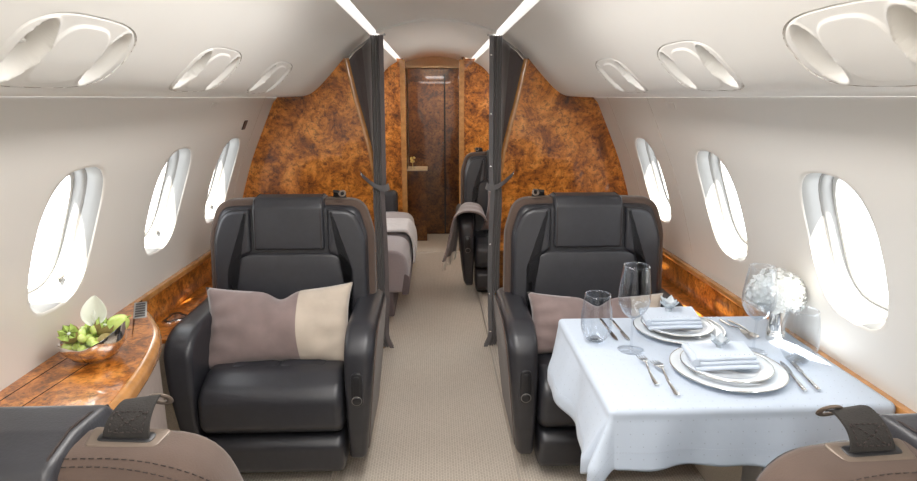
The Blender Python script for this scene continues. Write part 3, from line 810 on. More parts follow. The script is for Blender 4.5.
def add_pillow(name, w, h, d, loc, rot, label, split=None, dent=0.0):
    V, F, mi = pillow(w, h, d, split, dent)
    me = bpy.data.meshes.new(name); me.from_pydata(V, [], F)
    me.materials.append(M['pillow']); me.materials.append(M['pillow_light'])
    for p, i in zip(me.polygons, mi): p.material_index = i; p.use_smooth = True
    bm = bmesh.new(); bm.from_mesh(me); bmesh.ops.remove_doubles(bm, verts=bm.verts, dist=1e-5); bmesh.ops.recalc_face_normals(bm, faces=bm.faces); bm.to_mesh(me); bm.free()
    o = bpy.data.objects.new(name, me); COL.objects.link(o); o.location = loc; o.rotation_euler = rot
    tag(o, label, 'pillow', 'cabin pillows'); return o
add_pillow('pillow', .285, .156, .062, (-.600, 2.135, .560), (-.42, -.015, .03), 'two-tone mauve and cream velvet pillow on the left armchair', .28, .030)
add_pillow('pillow', .275, .122, .058, (.600, 2.14, .548), (-.42, .015, -.02), 'mauve velvet pillow with a cream end on the armchair behind the laid table', .5, .034)
add_pillow('pillow', .20, .15, .058, (.535, 4.24, .58), (-.30, .12, -.1), 'small mauve pillow on the distant armchair in the rear cabin', None, 0)

# ------------------------------------------------------------------ table with cloth
TX0, TX1, TY0, TY1, TZ = .405, 1.068, 1.240, 1.812, .694
tb = empty('folding_table', (.73, 1.53, 0.0), 0, 'folding side table hidden under the white cloth at right', 'table')
mesh('table_top', *pad(rrect(TX0 - .73, TX1 - .73, TY0 - 1.53, TY1 - 1.53, .02, 4), .662, .690, .004, .006, 0, XY, 3, 2), M['burl_top'], tb)
mesh('support_arm', *pad(rrect(.22, .325, -.18, .18, .01, 3), .56, .664, .004, .004, 0, XY, 2, 2), M['steel'], tb)
mesh('table_leg', *pad(rrect(.19, .215, -.05, .05, .01, 3), .038, .664, .004, .004, 0, XY, 2, 2), M['steel'], tb)
def cloth():
    NX, NY = 110, 120; dl, df, db, dr = .185, .150, .01, .0
    X0, X1, YA, YB = TX0 - dl, TX1 - .004, TY0 - df, TY1 + db + .004
    V = []; UV = []
    for j in range(NY + 1):
        for i in range(NX + 1):
            x = X0 + (X1 - X0) * i / NX; y = YA + (YB - YA) * j / NY; UV.append((x, y))
            ox = max(0, TX0 - x); oy = max(0, TY0 - y); oyb = max(0, y - TY1)
            # trimmed front right corner follows the table radius
            d = math.hypot(ox, oy) if not oyb else math.hypot(ox, oyb)
            cxp, cyp = max(x, TX0), min(max(y, TY0), TY1)
            if d < 1e-6:
                V.append((cxp, cyp, TZ + .0012 + .0008 * math.sin(21 * x + 13 * y))); continue
            nx, ny = -ox / d, (-oy if oy > 0 else oyb) / d
            r = .012
            if d < r * PI / 2: a = d / r; out = r * math.sin(a); dn = r * (1 - math.cos(a))
            else: out = r; dn = r + (d - r * PI / 2)
            # folds grow downwards
            s = (x * 1.0 - y * 1.0)
            amp = min(1, max(0, (d - .03) / .12))
            if oy > 0 and ox <= 0: fold = .010 * math.sin(17 * x + .6) + .006 * math.sin(41 * x); nz = 0
            elif ox > 0 and oy <= 0: fold = .016 + .016 * math.sin(15 * y + 2.0) + .005 * math.sin(37 * y)
            else:
                an = math.atan2(oy, ox); fold = .030 * math.sin(2 * an) + .012 * math.sin(19 * TX0 * 0 + 4 * an)
            out += amp * (fold + .020)
            V.append((cxp + nx * out, cyp + ny * out, TZ + .0012 - dn * (1 - .04 * amp)))
    F = [(j * (NX + 1) + i, j * (NX + 1) + i + 1, (j + 1) * (NX + 1) + i + 1, (j + 1) * (NX + 1) + i) for j in range(NY) for i in range(NX)]
    me = bpy.data.meshes.new('tablecloth'); me.from_pydata(V, [], F)
    uv = me.uv_layers.new(name='uv')
    for l in me.loops: uv.data[l.index].uv = UV[l.vertex_index]
    for p in me.polygons: p.use_smooth = True
    me.materials.append(M['linen'])
    o = bpy.data.objects.new('tablecloth', me); COL.objects.link(o)
    tag(o, 'white dotted linen tablecloth draped over the right side table', 'tablecloth'); solidify(o, .0014, 0)
    # hem line
    hl = []
    def cp(x, y):
        i = round((x - X0) / (X1 - X0) * NX); j = round((y - YA) / (YB - YA) * NY)
        return Vector(V[min(max(j, 0), NY) * (NX + 1) + min(max(i, 0), NX)])
    path = [cp(X1 - (X1 - X0 - .045) * q / 60, YA + .045) + Vector((0, -.0012, 0)) for q in range(61)]
    path2 = [cp(X0 + .045, YA + .045 + (YB - YA - .05) * q / 60) + Vector((-.0012, 0, 0)) for q in range(61)]
    mesh('hem_seam', *join(stitches(path, .004, .003, .0006), stitches(path2, .004, .003, .0006)), plain('pale_thread', (.45, .5, .58), .8), o)
    return o
cloth()
ZT = TZ + .003
# ------------------------------------------------------------------ plates
def make_plate(r, name, h=.012):
    prof = [(0.0001, .0), (r * .60, .0), (r * .64, .002), (r * .70, h * .55), (r * .98, h), (r, h + .0015), (r * .985, h + .003), (r * .71, h * .55 + .0035), (r * .64, .0045), (0.0001, .004)]
    o = mesh(name, *lathe(prof, 72), M['porcelain'], auto=60)
    rim = [(r * .995 * math.cos(2 * PI * k / 72), r * .995 * math.sin(2 * PI * k / 72), h + .0022) for k in range(72)]
    mesh('silver_rim', *tube(rim, .0016, 6, True), M['silver'], o)
    return o
PB, PA = (.753, 1.415), (.735, 1.693)
ch = make_plate(.142, 'charger_plate'); ch.location = (*PB, ZT); tag(ch, 'white silver-rimmed charger plate nearest the viewer, under the smaller plate', 'plate', 'large plates')
c2 = copy_tree(ch); c2.scale = (.93, .93, 1); c2.location = (PA[0], PA[1], ZT); tag(c2, 'white silver-rimmed charger plate at the far place setting', 'plate')
pp = make_plate(.112, 'side_plate', .014); pp.location = (PB[0] - .004, PB[1], ZT + .0085); tag(pp, 'smaller white plate stacked on the near charger under the napkin', 'plate', 'small plates')
p2 = copy_tree(pp); p2.scale = (.93, .93, 1); p2.location = (PA[0] - .004, PA[1] + .004, ZT + .0085); tag(p2, 'smaller white plate stacked on the far charger under the napkin', 'plate')
# napkins folded in layers
def make_napkin():
    parts = []
    for k, (w, d, dx, dy, z) in enumerate([(.165, .112, 0, .0, 0), (.160, .102, .002, .004, .009), (.156, .094, .0, .006, .018)]):
        o = dens(rrect(dx - w / 2, dx + w / 2, dy - d / 2, dy + d / 2, .006, 3), .02)
        parts.append(pad(o, z, z + .0085, .003, .004, .0005, XY, 3, 4, fn=lambda x, y, zz: (x + y * .12, y, zz + .004 * math.sin(14 * x + 1) + .003 * math.sin(23 * y) + (.10 * max(0, -x - .045)) * (zz / .02))))
    n = mesh('napkin', *join(*parts), M['napkin'], auto=50)
    # rolled left fold
    mesh('fold', *tube([(-.078 + y * .12 - .004, y, .016 + .006 * math.cos(y * 20)) for y in (-.05, -.03, 0, .03, .055)], .0085, 12, ry=.010), M['napkin'], n)
    dots = []
    for q in range(12):
        x = -.066 + .0125 * q; dots.append(sphere((x - .005, -.036, .0292 + .004 * math.sin(14 * x + 1)), .0013, 6, 4))
    mesh('embroidered_dots', *join(*dots), M['porcelain'], n)
    return n
nk = make_napkin(); nk.location = (PB[0] - .012, PB[1] + .012, ZT + .024); tag(nk, 'folded white napkin on the near place setting', 'napkin', 'folded napkins')
n2 = copy_tree(nk); n2.location = (PA[0] - .018, PA[1] + .012, ZT + .024); tag(n2, 'folded white napkin on the far place setting by the armchair', 'napkin')
# translucent blossom ornaments on the napkins
def make_ornament():
    V = []; F = []
    parts = []
    for k in range(9):
        a = 2 * PI * k / 9 + .3; ly = k % 2
        def pf(u, v, a=a, ly=ly):
            r = .024 * v; w = .012 * math.sin(PI * min(1, v * .9 + .1)) * (u * 2 - 1)
            z = (.006 + .018 * v ** 1.2 + ly * .008 * v) + .010 * abs(u - .5)
            return (r * math.cos(a) - w * math.sin(a), r * math.sin(a) + w * math.cos(a), z)
        parts.append(gridmesh(pf, 4, 6))
    parts.append(sphere((0, 0, .006), .008, 10, 6))
    o = mesh('blossom_ornament', *join(*parts), M['orn']); solidify(o, .0008)
    return o
om = make_ornament(); om.location = (PB[0] - .012, PB[1] + .030, ZT + .051); tag(om, 'frosted translucent blossom on the near napkin', 'ornament', 'blossoms on the napkins')
o2 = copy_tree(om); o2.location = (PA[0] - .022, PA[1] + .030, ZT + .051); o2.scale = (1.15, 1.15, 1.3); tag(o2, 'frosted translucent blossom on the far napkin', 'ornament')

# ------------------------------------------------------------------ cutlery
def handle_knife(L=.21):
    Lh = .095
    hp = catmull([(0, .004), (.01, .0058), (.05, .0048), (.09, .0035), (Lh, .0032)], 4)
    V, F = tube([(x * 0, x, .004) for x, w in hp], [w for x, w in hp], 10, ry=[.003] * len(hp))
    bl = [(.0, Lh - .004), (.0065, Lh + .006), (.0085, Lh + .03), (.0085, L - .03), (.006, L - .012), (0, L), (-.0045, L - .02), (-.0045, Lh + .004)]
    return V, F, pad(dens(bl, .02), .0032, .0046, .0002, .0005, 0, XY, 1, 2)
def make_knife(L=.185):
    V, F, b = handle_knife(L)
    k = mesh('table_knife', V, F, M['silver']); mesh('blade', b[0], b[1], M['chrome'], k); return k
def make_fork(L=.185, tines=4):
    hp = catmull([(0, .005), (.012, .0062), (.045, .0045), (.085, .0026), (L - .068, .0024), (L - .060, .004)], 4)
    z = lambda y: .0035 + .010 * math.sin(min(1, max(0, (y - .05) / (L - .05))) * PI) ** 2
    a = tube([(0, y, z(y)) for y, w in hp], [w for y, w in hp], 10, ry=[.0019] * len(hp))
    hd = [(-.004, L - .064), (.004, L - .064), (.0105, L - .050), (.0115, L - .036), (-.0115, L - .036), (-.0105, L - .050)]
    b = pad(dens(hd, .01), -.0008, .0009, .0002, .0005, 0, XY, 1, 2, fn=lambda x, y, w: (x, y, z(y) + w))
    f = mesh('fork', *join(a, b), M['silver'])
    for q in range(tines):
        x = -.0098 + q * .0196 / (tines - 1)
        mesh('tine', *tube([(x, y, z(y) + .001) for y in (L - .038, L - .025, L - .012, L)], [.0017, .0015, .0014, .0007], 6), M['silver'], f)
    return f
def make_spoon(L=.15):
    hp = catmull([(0, .005), (.012, .006), (.05, .004), (.09, .0024), (L - .035, .003)], 4)
    a = tube([(0, y, .003 + .006 * math.sin(y / L * PI) ** 2) for y, w in hp], [w for y, w in hp], 10, ry=[.0018] * len(hp))
    bw = pad(dens([(.0145 * math.sin(2 * PI * t / 24), L - .018 - .021 * math.cos(2 * PI * t / 24)) for t in range(24)], .02), .001, .003, .0005, .0008, -.004, XY, 1, 5, fn=lambda x, y, w: (x, y, w + .002))
    s = mesh('spoon', *a, M['silver']); mesh('spoon_bowl', *bw, M['silver'], s); return s
def lay(o, head, tail, label, cat, grp):
    """tail (handle end) at the location, pointing to head"""
    o.location = (tail[0], tail[1], ZT + .0005); o.rotation_euler = (0, 0, math.atan2(head[1] - tail[1], head[0] - tail[0]) - PI / 2)
    tag(o, label, cat, grp)
fk = make_fork(.175)
lay(fk, (.557, 1.520), (.541, 1.340), 'inner-left short fork beside the near charger, next to the wine glass foot', 'fork', 'silver forks')
f2 = copy_tree(fk); f2.scale = (1.1, 1.12, 1.1); lay(f2, (.583, 1.484), (.572, 1.283), 'longer fork lying between the other near fork and the near charger', 'fork', 'silver forks')
f3 = copy_tree(fk); f3.scale = (.95, .95, .95); lay(f3, (.925, 1.610), (.905, 1.775), 'fork right of the far charger with tines towards the viewer', 'fork', 'silver forks')
sp_ = make_spoon(.145); lay(sp_, (.945, 1.625), (.930, 1.77), 'silver spoon lying beside the far fork near the vase', 'spoon', None)
kn = make_knife(.175)
lay(kn, (.921, 1.460), (.888, 1.292), 'table knife touching the near charger on its right', 'knife', 'table knives')
k2 = copy_tree(kn); lay(k2, (.950, 1.466), (.925, 1.297), 'outer table knife nearest the stemless glass at right', 'knife', 'table knives')
k3 = copy_tree(kn); lay(k3, (.527, 1.615), (.523, 1.79), 'knife at the table\'s far left edge behind the stemless glass', 'knife', 'table knives')
k4 = copy_tree(kn); lay(k4, (.562, 1.640), (.556, 1.79), 'knife between the left wine glass and the far charger', 'knife', 'table knives')

# ------------------------------------------------------------------ glasses
def wine_glass():
    o = mesh('wine_glass', *lathe(catmull([(.0045, .094), (.012, .098), (.028, .112), (.041, .138), (.0435, .165), (.040, .205), (.034, .248)], 5), 56), M['glass'])
    solidify(o, .001)
    mesh('stem', *lathe(catmull([(.0001, .100), (.006, .096), (.004, .085), (.0035, .05), (.004, .015), (.008, .006)], 4), 20), M['glass'], o)
    mesh('foot', *lathe([(.0001, .0055), (.008, .006), (.022, .0028), (.036, .0012), (.037, .0006), (.036, 0), (.0001, 0)], 56), M['glass'], o)
    mesh('glass_rim', *tube([(.034 * math.cos(2 * PI * k / 56), .034 * math.sin(2 * PI * k / 56), .248) for k in range(56)], .0008, 6, True), M['glass'], o)
    mesh('water', *lathe(catmull([(.0001, .0965), (.011, .0995), (.027, .113), (.038, .132), (.0385, .1335), (.0001, .1335)], 2), 40), M['glass'], o)
    return o
def tumbler(h=.145, r=.045):
    o = mesh('stemless_glass', *lathe(catmull([(.0001, .004), (.018, .0045), (.030, .012), (r * .93, .035), (r, .062), (r * .93, .105), (r * .80, h)], 5), 56), M['glass'])
    solidify(o, .0012)
    mesh('glass_base', *lathe([(.0001, 0), (.020, 0), (.027, .006), (.020, .011), (.0001, .008)], 40), M['glass'], o)
    mesh('glass_rim', *tube([(r * .80 * math.cos(2 * PI * k / 56), r * .80 * math.sin(2 * PI * k / 56), h) for k in range(56)], .0009, 6, True), M['glass'], o)
    return o
g = wine_glass(); g.location = (.547, 1.560, ZT); tag(g, 'clear stemmed wine glass at the left of the table', 'glass', 'stemmed wine glasses')
g2 = copy_tree(g); g2.location = (.886, 1.535, ZT); tag(g2, 'clear stemmed wine glass in front of the white flowers', 'glass')
t1 = tumbler(); t1.location = (.463, 1.625, ZT); tag(t1, 'clear stemless glass at the left edge of the cloth', 'glass', 'stemless glasses')
t2 = copy_tree(t1); t2.location = (.968, 1.465, ZT); t2.scale = (1.06, 1.06, 1.02); tag(t2, 'clear stemless glass at the window side of the table', 'glass')

# ------------------------------------------------------------------ vase with white flowers
vs = mesh('vase', *lathe([(.0001, .001), (.0235, .0), (.0245, .004), (.0235, .05), (.0245, .108), (.0235, .112), (.0225, .108), (.0215, .05), (.0215, .006), (.0001, .006)], 40), M['silver'], loc=(.994, 1.618, ZT))
tag(vs, 'small polished silver vase holding white flowers', 'vase')
for q in range(3):
    mesh('band', *tube([(.0242 * math.cos(2 * PI * k / 32), .0242 * math.sin(2 * PI * k / 32), .018 + .007 * q) for k in range(32)], .0009, 5, True), M['steel'], vs)
def blossoms():
    random.seed(3); parts = []
    cents = [((-.045, -.004, .150), .046), ((.010, -.014, .158), .050), ((.036, .004, .148), .040), ((.0, .024, .165), .044), ((-.018, -.02, .128), .036), ((.036, -.010, .125), .032)]
    for c, r in cents:
        n = 95
        for i in range(n):
            z = 1 - 2 * (i + .5) / n; a = i * 2.39996; q = math.sqrt(1 - z * z)
            d = Vector((q * math.cos(a), q * math.sin(a), z)); d = (d + Vector([random.uniform(-.12, .12) for _ in range(3)])).normalized()
            p = Vector(c) + d * r * random.uniform(.86, 1.1)
            if p.z < .105: continue
            t = d.orthogonal().normalized(); t = Matrix.Rotation(random.uniform(0, 6.28), 3, d) @ t; b = d.cross(t); s = random.uniform(.0105, .015)
            for k in range(4):
                u = (t * math.cos(PI / 2 * k) + b * math.sin(PI / 2 * k)); w = d.cross(u)
                V = [p, p + u * s * .5 + w * s * .42 + d * .002, p + u * s * 1.0 + d * s * .35, p + u * s * .5 - w * s * .42 + d * .002]
                parts.append(([tuple(v) for v in V], [(0, 1, 2, 3)]))
        parts.append(sphere(c, r * .78, 12, 8))
    return join(*parts)
V, F = blossoms()
me = bpy.data.meshes.new('white_hydrangea'); me.from_pydata(V, [], F); me.materials.append(M['petal'])
fo = bpy.data.objects.new('white_hydrangea', me); COL.objects.link(fo); fo.location = (.988, 1.618, ZT)
tag(fo, 'full round bunch of white hydrangea blossom in the silver vase', 'flowers')
for dx in (-.008, 0, .009):
    mesh('stem', *tube([(dx * .5 + .006, 0, .01), (dx + .004, 0, .06), (dx * 1.6, 0, .125)], .003, 6), M['stem'], fo)

# ------------------------------------------------------------------ fruit bowl
BX, BY, BZ = -.942, 1.575, .6895
def bowl_rf(r, z, a):
    k = max(0, (z - .02) / .045); return r * (1 + .02 * math.cos(2 * a) * k), z + (.032 * max(0, k) ** 1.5) * max(-.25, math.cos(a - .35)) + 0.004 * k * math.cos(3 * a)
bw = mesh('fruit_bowl', *lathe([(.0001, .003), (.028, .002), (.032, .0), (.034, .004), (.055, .016), (.074, .038), (.082, .066), (.0835, .067), (.084, .065), (.0775, .037), (.0585, .0145), (.036, .006), (.0001, .006)], 64, rf=bowl_rf), M['silver'], loc=(BX, BY, BZ), auto=60)
tag(bw, 'wavy-rimmed silver fruit bowl on the left wooden console', 'bowl')
random.seed(12)
spots = []
for i in range(600):
    a = random.uniform(0, 6.28); r = .066 * math.sqrt(random.random()); z = random.uniform(.040, .078) + .018 * (1 - (r / .066) ** 2)
    p = (r * math.cos(a), r * math.sin(a), z)
    if p[0] > .025 and p[1] > -.035: continue              # room for the kiwis
    if p[0] < -.008 and p[1] < .0 and z > .060: continue
    if all(math.dist(p, q) > .0205 for q in spots): spots.append(p)
    if len(spots) >= 34: break
gp = None
for i, p in enumerate(spots):
    if gp is None:
        gp = mesh('grape', *sphere((0, 0, 0), .0112, 16, 10, (1, 1, 1.08)), M['grape']); o = gp
    else:
        o = gp.copy(); COL.objects.link(o)
    o.location = (BX + p[0], BY + p[1], BZ + p[2]); s = random.uniform(.95, 1.12); o.scale = (s, s, s)
    o.rotation_euler = (random.uniform(-1, 1), random.uniform(-1, 1), 0)
    tag(o, 'pale green grape in the heap in the silver bowl', 'grape', 'green grapes in the bowl')
def make_kiwi(cut=True):
    n = 16; V, F = [], []
    if cut:
        rf = lambda r, z, a: (r, z if z < .012 else z + .006 * (1 if int(a / (2 * PI) * n + .5) % 2 else -1))
        k = mesh('kiwi', *lathe([(.0001, -.024), (.010, -.022), (.019, -.014), (.0245, -.002), (.0255, .008), (.0245, .016)], n, rf=rf), M['kiwi_skin'], auto=30)
        # star-cut flesh: spokes rising to points
        P = []
        for q in range(8):
            a = 2 * PI * (q * 2 + 1) / n
            P.append(([(0.003 * math.cos(a), .003 * math.sin(a), .010), (.0135 * math.cos(a - .32), .0135 * math.sin(a - .32), .009), (.0247 * math.cos(a), .0247 * math.sin(a), .023), (.0135 * math.cos(a + .32), .0135 * math.sin(a + .32), .009), (.0235 * math.cos(a - .39), .0235 * math.sin(a - .39), .008), (.0235 * math.cos(a + .39), .0235 * math.sin(a + .39), .008)], [(0, 1, 2), (0, 2, 3), (1, 4, 2), (3, 2, 5)]))
        fl = mesh('flesh', *join(*P), M['kiwi_flesh'], k, smooth=False)
        mesh('core', *sphere((0, 0, .010), .005, 10, 6, (1, 1, .5)), M['spathe'], fl)
        mesh('seeds', *join(*[sphere((.009 * math.cos(2 * PI * q / 16), .009 * math.sin(2 * PI * q / 16), .0115), .0011, 5, 4) for q in range(16)]), M['kiwi_seed'], fl)
    else:
        k = mesh('kiwi', *sphere((0, 0, 0), .022, 20, 12, (1, 1.15, 1)), M['kiwi_skin'])
    return k
kw = make_kiwi(); kw.location = (BX - .036, BY - .036, BZ + .084); kw.rotation_euler = (.75, -.20, .2); tag(kw, 'star-cut kiwi half at the left front of the fruit bowl', 'kiwi', 'kiwis in the bowl')
kb = copy_tree(kw); kb.location = (BX + .030, BY + .005, BZ + .088); kb.rotation_euler = (.35, .25, 1.0); tag(kb, 'star-cut kiwi half below the white flower at the bowl\'s centre right', 'kiwi')
kc = make_kiwi(False); kc.location = (BX + .050, BY - .028, BZ + .062); tag(kc, 'whole brown kiwi against the right rim of the bowl', 'kiwi')
ap_ = mesh('green_pear', *lathe(catmull([(.0001, -.028), (.018, -.024), (.027, -.006), (.024, .012), (.015, .027), (.006, .033), (.0001, .034)], 4), 28), M['grape'], loc=(BX + .055, BY + .030, BZ + .088)); ap_.rotation_euler = (.3, .9, .4)
tag(ap_, 'large smooth green fruit at the right back of the bowl', 'fruit')
mesh('stalk', *tube([(0, 0, .030), (.002, 0, .045)], .0015, 6), M['stem'], ap_)
# calla-like white bloom
def sp_fn(u, v):
    a = (u - .5) * 2
    w = .031 * math.sin(PI * min(1, v ** .85 * .93 + .04)) ** .8
    z = .078 * v; cup = .012 * (1 - a * a * 1.0) * (1 - v) + .003
    return (a * w, -.002 + (.016 * a * a) * -1 * (1 - v * .6) + cup + .012 * v, z)
fl = mesh('white_flower', *gridmesh(sp_fn, 14, 18), M['spathe'], loc=(BX + .012, BY - .004, BZ + .100)); fl.rotation_euler = (-.12, .06, .35); solidify(fl, .0012)
tag(fl, 'single ivory calla bloom standing upright in the fruit bowl', 'flower')
mesh('spadix', *tube([(0, -.002, .004), (0, -.004, .030), (0, -.003, .042)], [.004, .0045, .002], 8), M['spathe'], fl)
mesh('stem', *tube([(0, 0, .004), (-.002, .0, -.03)], .004, 8), M['stem'], fl)

# ------------------------------------------------------------------ curtains
def curtain(side, label):
    NU, NZ = 90, 60; V = []
    zt, zb, zk = 1.695, .028, .935
    for j in range(NZ + 1):
        t = j / NZ; z = zt + (zb - zt) * t
        # inner (aisle) edge and outer edge x
        xi = .268 + .012 * t
        if z > zk:
            q = (z - zk) / (zt - zk); xo = .345 + (.150) * q ** 1.2
            gather = .5 * (1 - q)
        else:
            q = (zk - z) / (zk - zb); xo = .340 + .006 * math.sin(q * 3) + .022 * max(0, q - .9) * 10 * -0.0; gather = 1
            xi = .285 - .012 * math.sin(q * PI) - .030 * max(0, (q - .93) / .07)
        for i in range(NU + 1):
            u = i / NU
            # 70% of the cloth is bunched in the inner column
            col_w = .062
            if u < .62 or z <= zk:
                uu = u / .62 if z > zk else u
                x = xi + (min(col_w, xo - xi)) * min(1, uu)
                y = 3.165 + .016 * math.sin(uu * 5 * 2 * PI + .8 * t) * (1 if z > zk else .8) - .004
            else:
                uu = (u - .62) / .38
                x = xi + col_w + (xo - xi - col_w) * uu
                y = 3.165 + (3.262 - 3.165) * min(1, uu * 3) + .006 * math.sin(uu * 14)
            zz = z
            if z > zk and x > .33:   # top edge follows the ceiling slope
                top = float(np.interp(x, [.30, .335, .42, .487, .55], [1.70, 1.690, 1.635, 1.555, 1.48])) - .012
                zz = zk + (z - zk) * (top - zk) / (zt - zk)
            V.append((CX + side * x, y, zz))
    F = [(j * (NU + 1) + i, j * (NU + 1) + i + 1, (j + 1) * (NU + 1) + i + 1, (j + 1) * (NU + 1) + i) for j in range(NZ) for i in range(NU)]
    o = mesh('curtain', V, F, M['curtain'], auto=80); solidify(o, .002)
    tag(o, label, 'curtain', 'cabin divider curtains')
    # leading edge strip with snaps
    def edge(z):
        t = (zt - z) / (zt - zb)
        if z > zk: return .268 + .012 * t
        q = (zk - z) / (zk - zb); return .285 - .012 * math.sin(q * PI) - .030 * max(0, (q - .93) / .07)
    P = [(edge(z), z) for z in np.linspace(zt - .003, zb, 40)]
    w = .018
    V = []; F = []
    for k_, (x, z) in enumerate(P):
        for dx, dy in ((-.004, 0), (w, 0), (w, .005), (-.004, .005)): V.append((CX + side * (x + dx), 3.140 + dy, z))
    for k_ in range(len(P) - 1):
        for e in range(4): F.append((k_ * 4 + e, k_ * 4 + (e + 1) % 4, k_ * 4 + 4 + (e + 1) % 4, k_ * 4 + 4 + e))
    F += [(0, 1, 2, 3), tuple(len(V) - 1 - e for e in range(4))]
    es = mesh('edge_band', V, F, M['curtain_trim' if side > 0 else 'curtain'], o, smooth=False)
    if side > 0:
        for z in (1.60, 1.31, 1.04, .62, .34, .12):
            x = edge(z) + .006
            mesh('snap_button', *sphere((CX + side * x, 3.139, z), .0055, 10, 6, (1, .5, 1)), M['chrome'], es)
    # foot flare
    return o
curtain(-1, 'dark grey pleated curtain tied back against the left wood bulkhead')
curtain(1, 'dark grey pleated curtain with snap buttons against the right wood bulkhead')
# tiebacks
for side, nm in ((-1, 'left'), (1, 'right')):
    pts = [(CX + side * .405, 3.178, 1.000), (CX + side * .375, 3.155, .975), (CX + side * .330, 3.128, .945), (CX + side * .290, 3.122, .930), (CX + side * .262, 3.13, .935), (CX + side * .256, 3.155, .940)]
    pc = catmull(pts, 5); V = []; F = []
    for k_, p in enumerate(pc):
        for dz, dy in ((-.016, 0), (.016, 0), (.016, .003), (-.016, .003)): V.append((p[0] + dz * .3 * side, p[1] + dy, p[2] + dz))
    for k_ in range(len(pc) - 1):
        for e in range(4): F.append((k_ * 4 + e, k_ * 4 + (e + 1) % 4, k_ * 4 + 4 + (e + 1) % 4, k_ * 4 + 4 + e))
    F += [(0, 1, 2, 3), tuple(len(V) - 1 - e for e in range(4))]
    tb_ = mesh('curtain_tieback', V, F, M['curtain_trim'], auto=60)
    tag(tb_, 'grey strap tieback around the %s curtain, pinned to the bulkhead' % nm, 'tieback', 'curtain tiebacks')
    mesh('snap', *sphere((CX + side * .402, 3.176, .998), .006, 10, 6), M['chrome'], tb_)
S(mesh('trim_5', *tube([(CX - .50, 3.255, 1.552), (CX - .42, 3.255, 1.632), (CX - .335, 3.255, 1.69), (CX - .26, 3.18, 1.70)], .006, 6), M['steel']))
S(mesh('trim_6', *tube([(CX + .50, 3.255, 1.552), (CX + .42, 3.255, 1.632), (CX + .335, 3.255, 1.69), (CX + .26, 3.18, 1.70)], .006, 6), M['steel']))

# ------------------------------------------------------------------ rear cabin
dv = empty('divan', (-.60, 4.25, 0), 0, 'lilac grey side divan in the rear cabin beyond the left curtain', 'sofa')
pr_ = dens(roundpoly([(-.30, .20, .02), (.395, .20, .03), (.43, .30, .08), (.41, .465, .09), (.25, .480, .1), (-.30, .47, .02)], 6), .05)
for k_, (a, b) in enumerate(((-.66, -.22), (-.22, .22), (.22, .66))):
    mesh('seat_cushion', *pad(pr_, a + .003, b - .003, .02, .02, .004, lambda u, v, w: (u, w, v), 4, 3, bulge0=.004), M['divan'], dv)
mesh('divan_base', *pad(rrect(-.30, .33, -.64, .64, .02, 3), .038, .21, .005, .005, 0, XY, 2, 2), M['divan_dark'], dv)
mesh('valance', *pad(dens(roundpoly([(.38, .19, .01), (.425, .19, .02), (.436, .30, .05), (.40, .33, .01)], 4), .05), -.66, -.02, .004, .004, 0, lambda u, v, w: (u, w, v), 3, 2), M['divan_dark'], dv)
mesh('backrest', *pad(rrect(-.36, -.26, -.66, .66, .03, 4), .40, .82, .01, .03, 0, XY, 4, 2), M['divan'], dv)
mesh('armrest', *pad(rrect(-.36, .28, .67, .80, .04, 4), .038, .64, .01, .04, 0, XY, 4, 2), M['leather'], dv)
# folded white blanket over the divan edge
bp = [(-.50, .492), (-.25, .493), (-.196, .478), (-.166, .42), (-.160, .33), (-.164, .285)]
bc_ = catmull([(x, z) for x, z in bp], 5)
V, F = gridmesh(lambda u, v: (bc_[round(v * (len(bc_) - 1))][0] + .004 * math.sin(u * 9), 4.02 + .42 * u + .02 * math.sin(v * 5), bc_[round(v * (len(bc_) - 1))][1] + .003 * math.sin(u * 14) * (1 - v)), 14, len(bc_) - 1)
bl = mesh('blanket', V, F, M['blanket']); solidify(bl, .014, 1); tag(bl, 'white folded blanket hanging over the edge of the divan', 'blanket')
# throw over the far armchair's aisle arm
tp = catmull([(.34, .57), (.300, .622), (.225, .640), (.160, .630), (.120, .585), (.095, .48), (.070, .37), (.045, .30)], 5)
tf = lambda u, v: (tp[round(v * (len(tp) - 1))][0] + .010 * math.sin(u * 16) * v + .10 * u * v, 3.97 + .36 * u - .02 * v, tp[round(v * (len(tp) - 1))][1] + .004 * math.sin(u * 16) * (1 - v) + .0)
V, F = gridmesh(tf, 20, len(tp) - 1)
th = mesh('throw_blanket', V, F, M['throw']); solidify(th, .010, 1); tag(th, 'taupe throw with cream fringe over the distant armchair\'s arm', 'throw')
fr = []
random.seed(5)
for k_ in range(26):
    p = tf(k_ / 25, 1); fr.append(tube([p, (p[0] - .004 + random.uniform(-.004, .004), p[1] + random.uniform(-.004, .004), p[2] - .03), (p[0] - .006 + random.uniform(-.006, .006), p[1], p[2] - .065)], .0028, 5))
mesh('fringe', *join(*fr), M['fringe'], th)
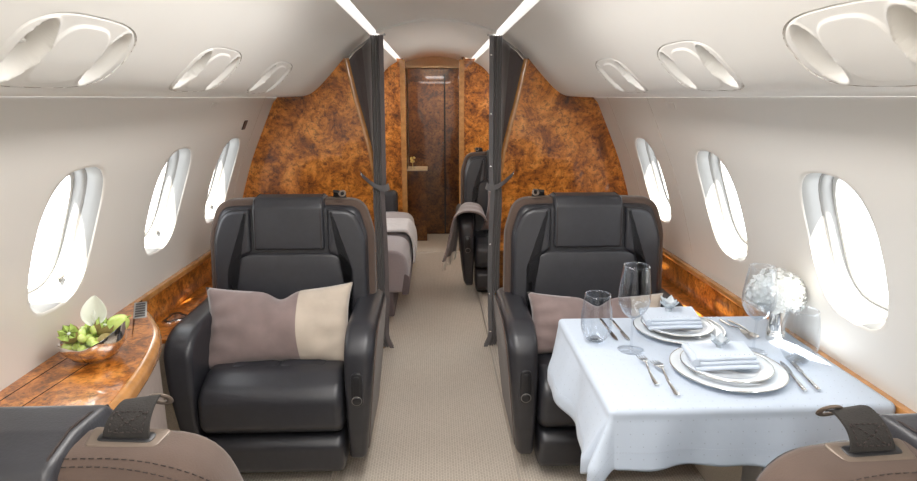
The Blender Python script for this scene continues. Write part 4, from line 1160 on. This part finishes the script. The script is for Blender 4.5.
# vestibule cabinet
cb = empty('vestibule_cabinet', (-.165, 5.99, 0), 0, 'dark wood low cabinet with pale top in the rear doorway', 'cabinet')
mesh('cabinet_body', *box(-.11, .075, -.14, .15, .0, .70), M['burl_dark'], cb, smooth=False)
mesh('countertop', *box(-.112, .085, -.15, .15, .70, .712), M['cream'], cb, smooth=False)
mesh('door', *box(-.09, .06, -.146, -.14, .06, .66), M['burl_dark'], cb, smooth=False)
vv = mesh('bud_vase', *lathe(catmull([(.0001, 0), (.018, 0), (.024, .02), (.018, .05), (.012, .06)], 4), 24), M['glass'], loc=(-.225, 5.93, .712)); tag(vv, 'tiny clear bud vase on the cabinet in the rear doorway', 'vase')
yl = mesh('yellow_blossom', *join(*[sphere((random.uniform(-.018, .018), random.uniform(-.015, .015), .085 + random.uniform(-.02, .025)), .013, 8, 6) for _ in range(7)], tube([(0, 0, .005), (0, 0, .08)], .003, 5)), plain('yellow_petals', (.75, .62, .22), .6), loc=(-.225, 5.93, .712)); tag(yl, 'small yellow blossom standing in the bud vase', 'flower')

# ------------------------------------------------------------------ small wall fittings
def plate_on(surf, side, y, s, hy, hs, n, name, mat, label, cat, par=None):
    P = [surf.at(side, y + a * hy, s + b * hs, -c) for c in (0, n) for a, b in ((-1, -1), (1, -1), (1, 1), (-1, 1))]
    o = mesh(name, P, [(0, 1, 2, 3), (4, 5, 6, 7), (0, 1, 5, 4), (1, 2, 6, 5), (2, 3, 7, 6), (3, 0, 4, 7)], mat, par, smooth=False)
    if label: tag(o, label, cat)
    return o
plate_on(WS, -1, 2.842, WS.s_of_z(1.270), .020, .022, .004, 'door_latch', M['black'], 'tiny black latch high on the left wall near the bulkhead', 'latch')
plate_on(WS, -1, 2.37, WS.s_of_z(1.366), .034, .010, .002, 'placard', M['placard'], 'small pale placard on the left wall under the ceiling shelf', 'placard')
plate_on(WS, 1, 2.20, WS.s_of_z(1.364), .036, .012, .002, 'placard', M['placard'], 'small pale placard on the right wall under the ceiling shelf', 'placard')
for k_, (side, y) in enumerate(((-1, 3.02), (1, 2.42), (-1, 0.9), (1, 2.98))):
    P = [WS.at(side, y, s, -.0002) for s in np.linspace(WS.s_of_z(.70), WS.L, 20)]
    S(mesh('trim_%d' % (7 + k_), *tube(P, .0010, 4), M['fringe']))
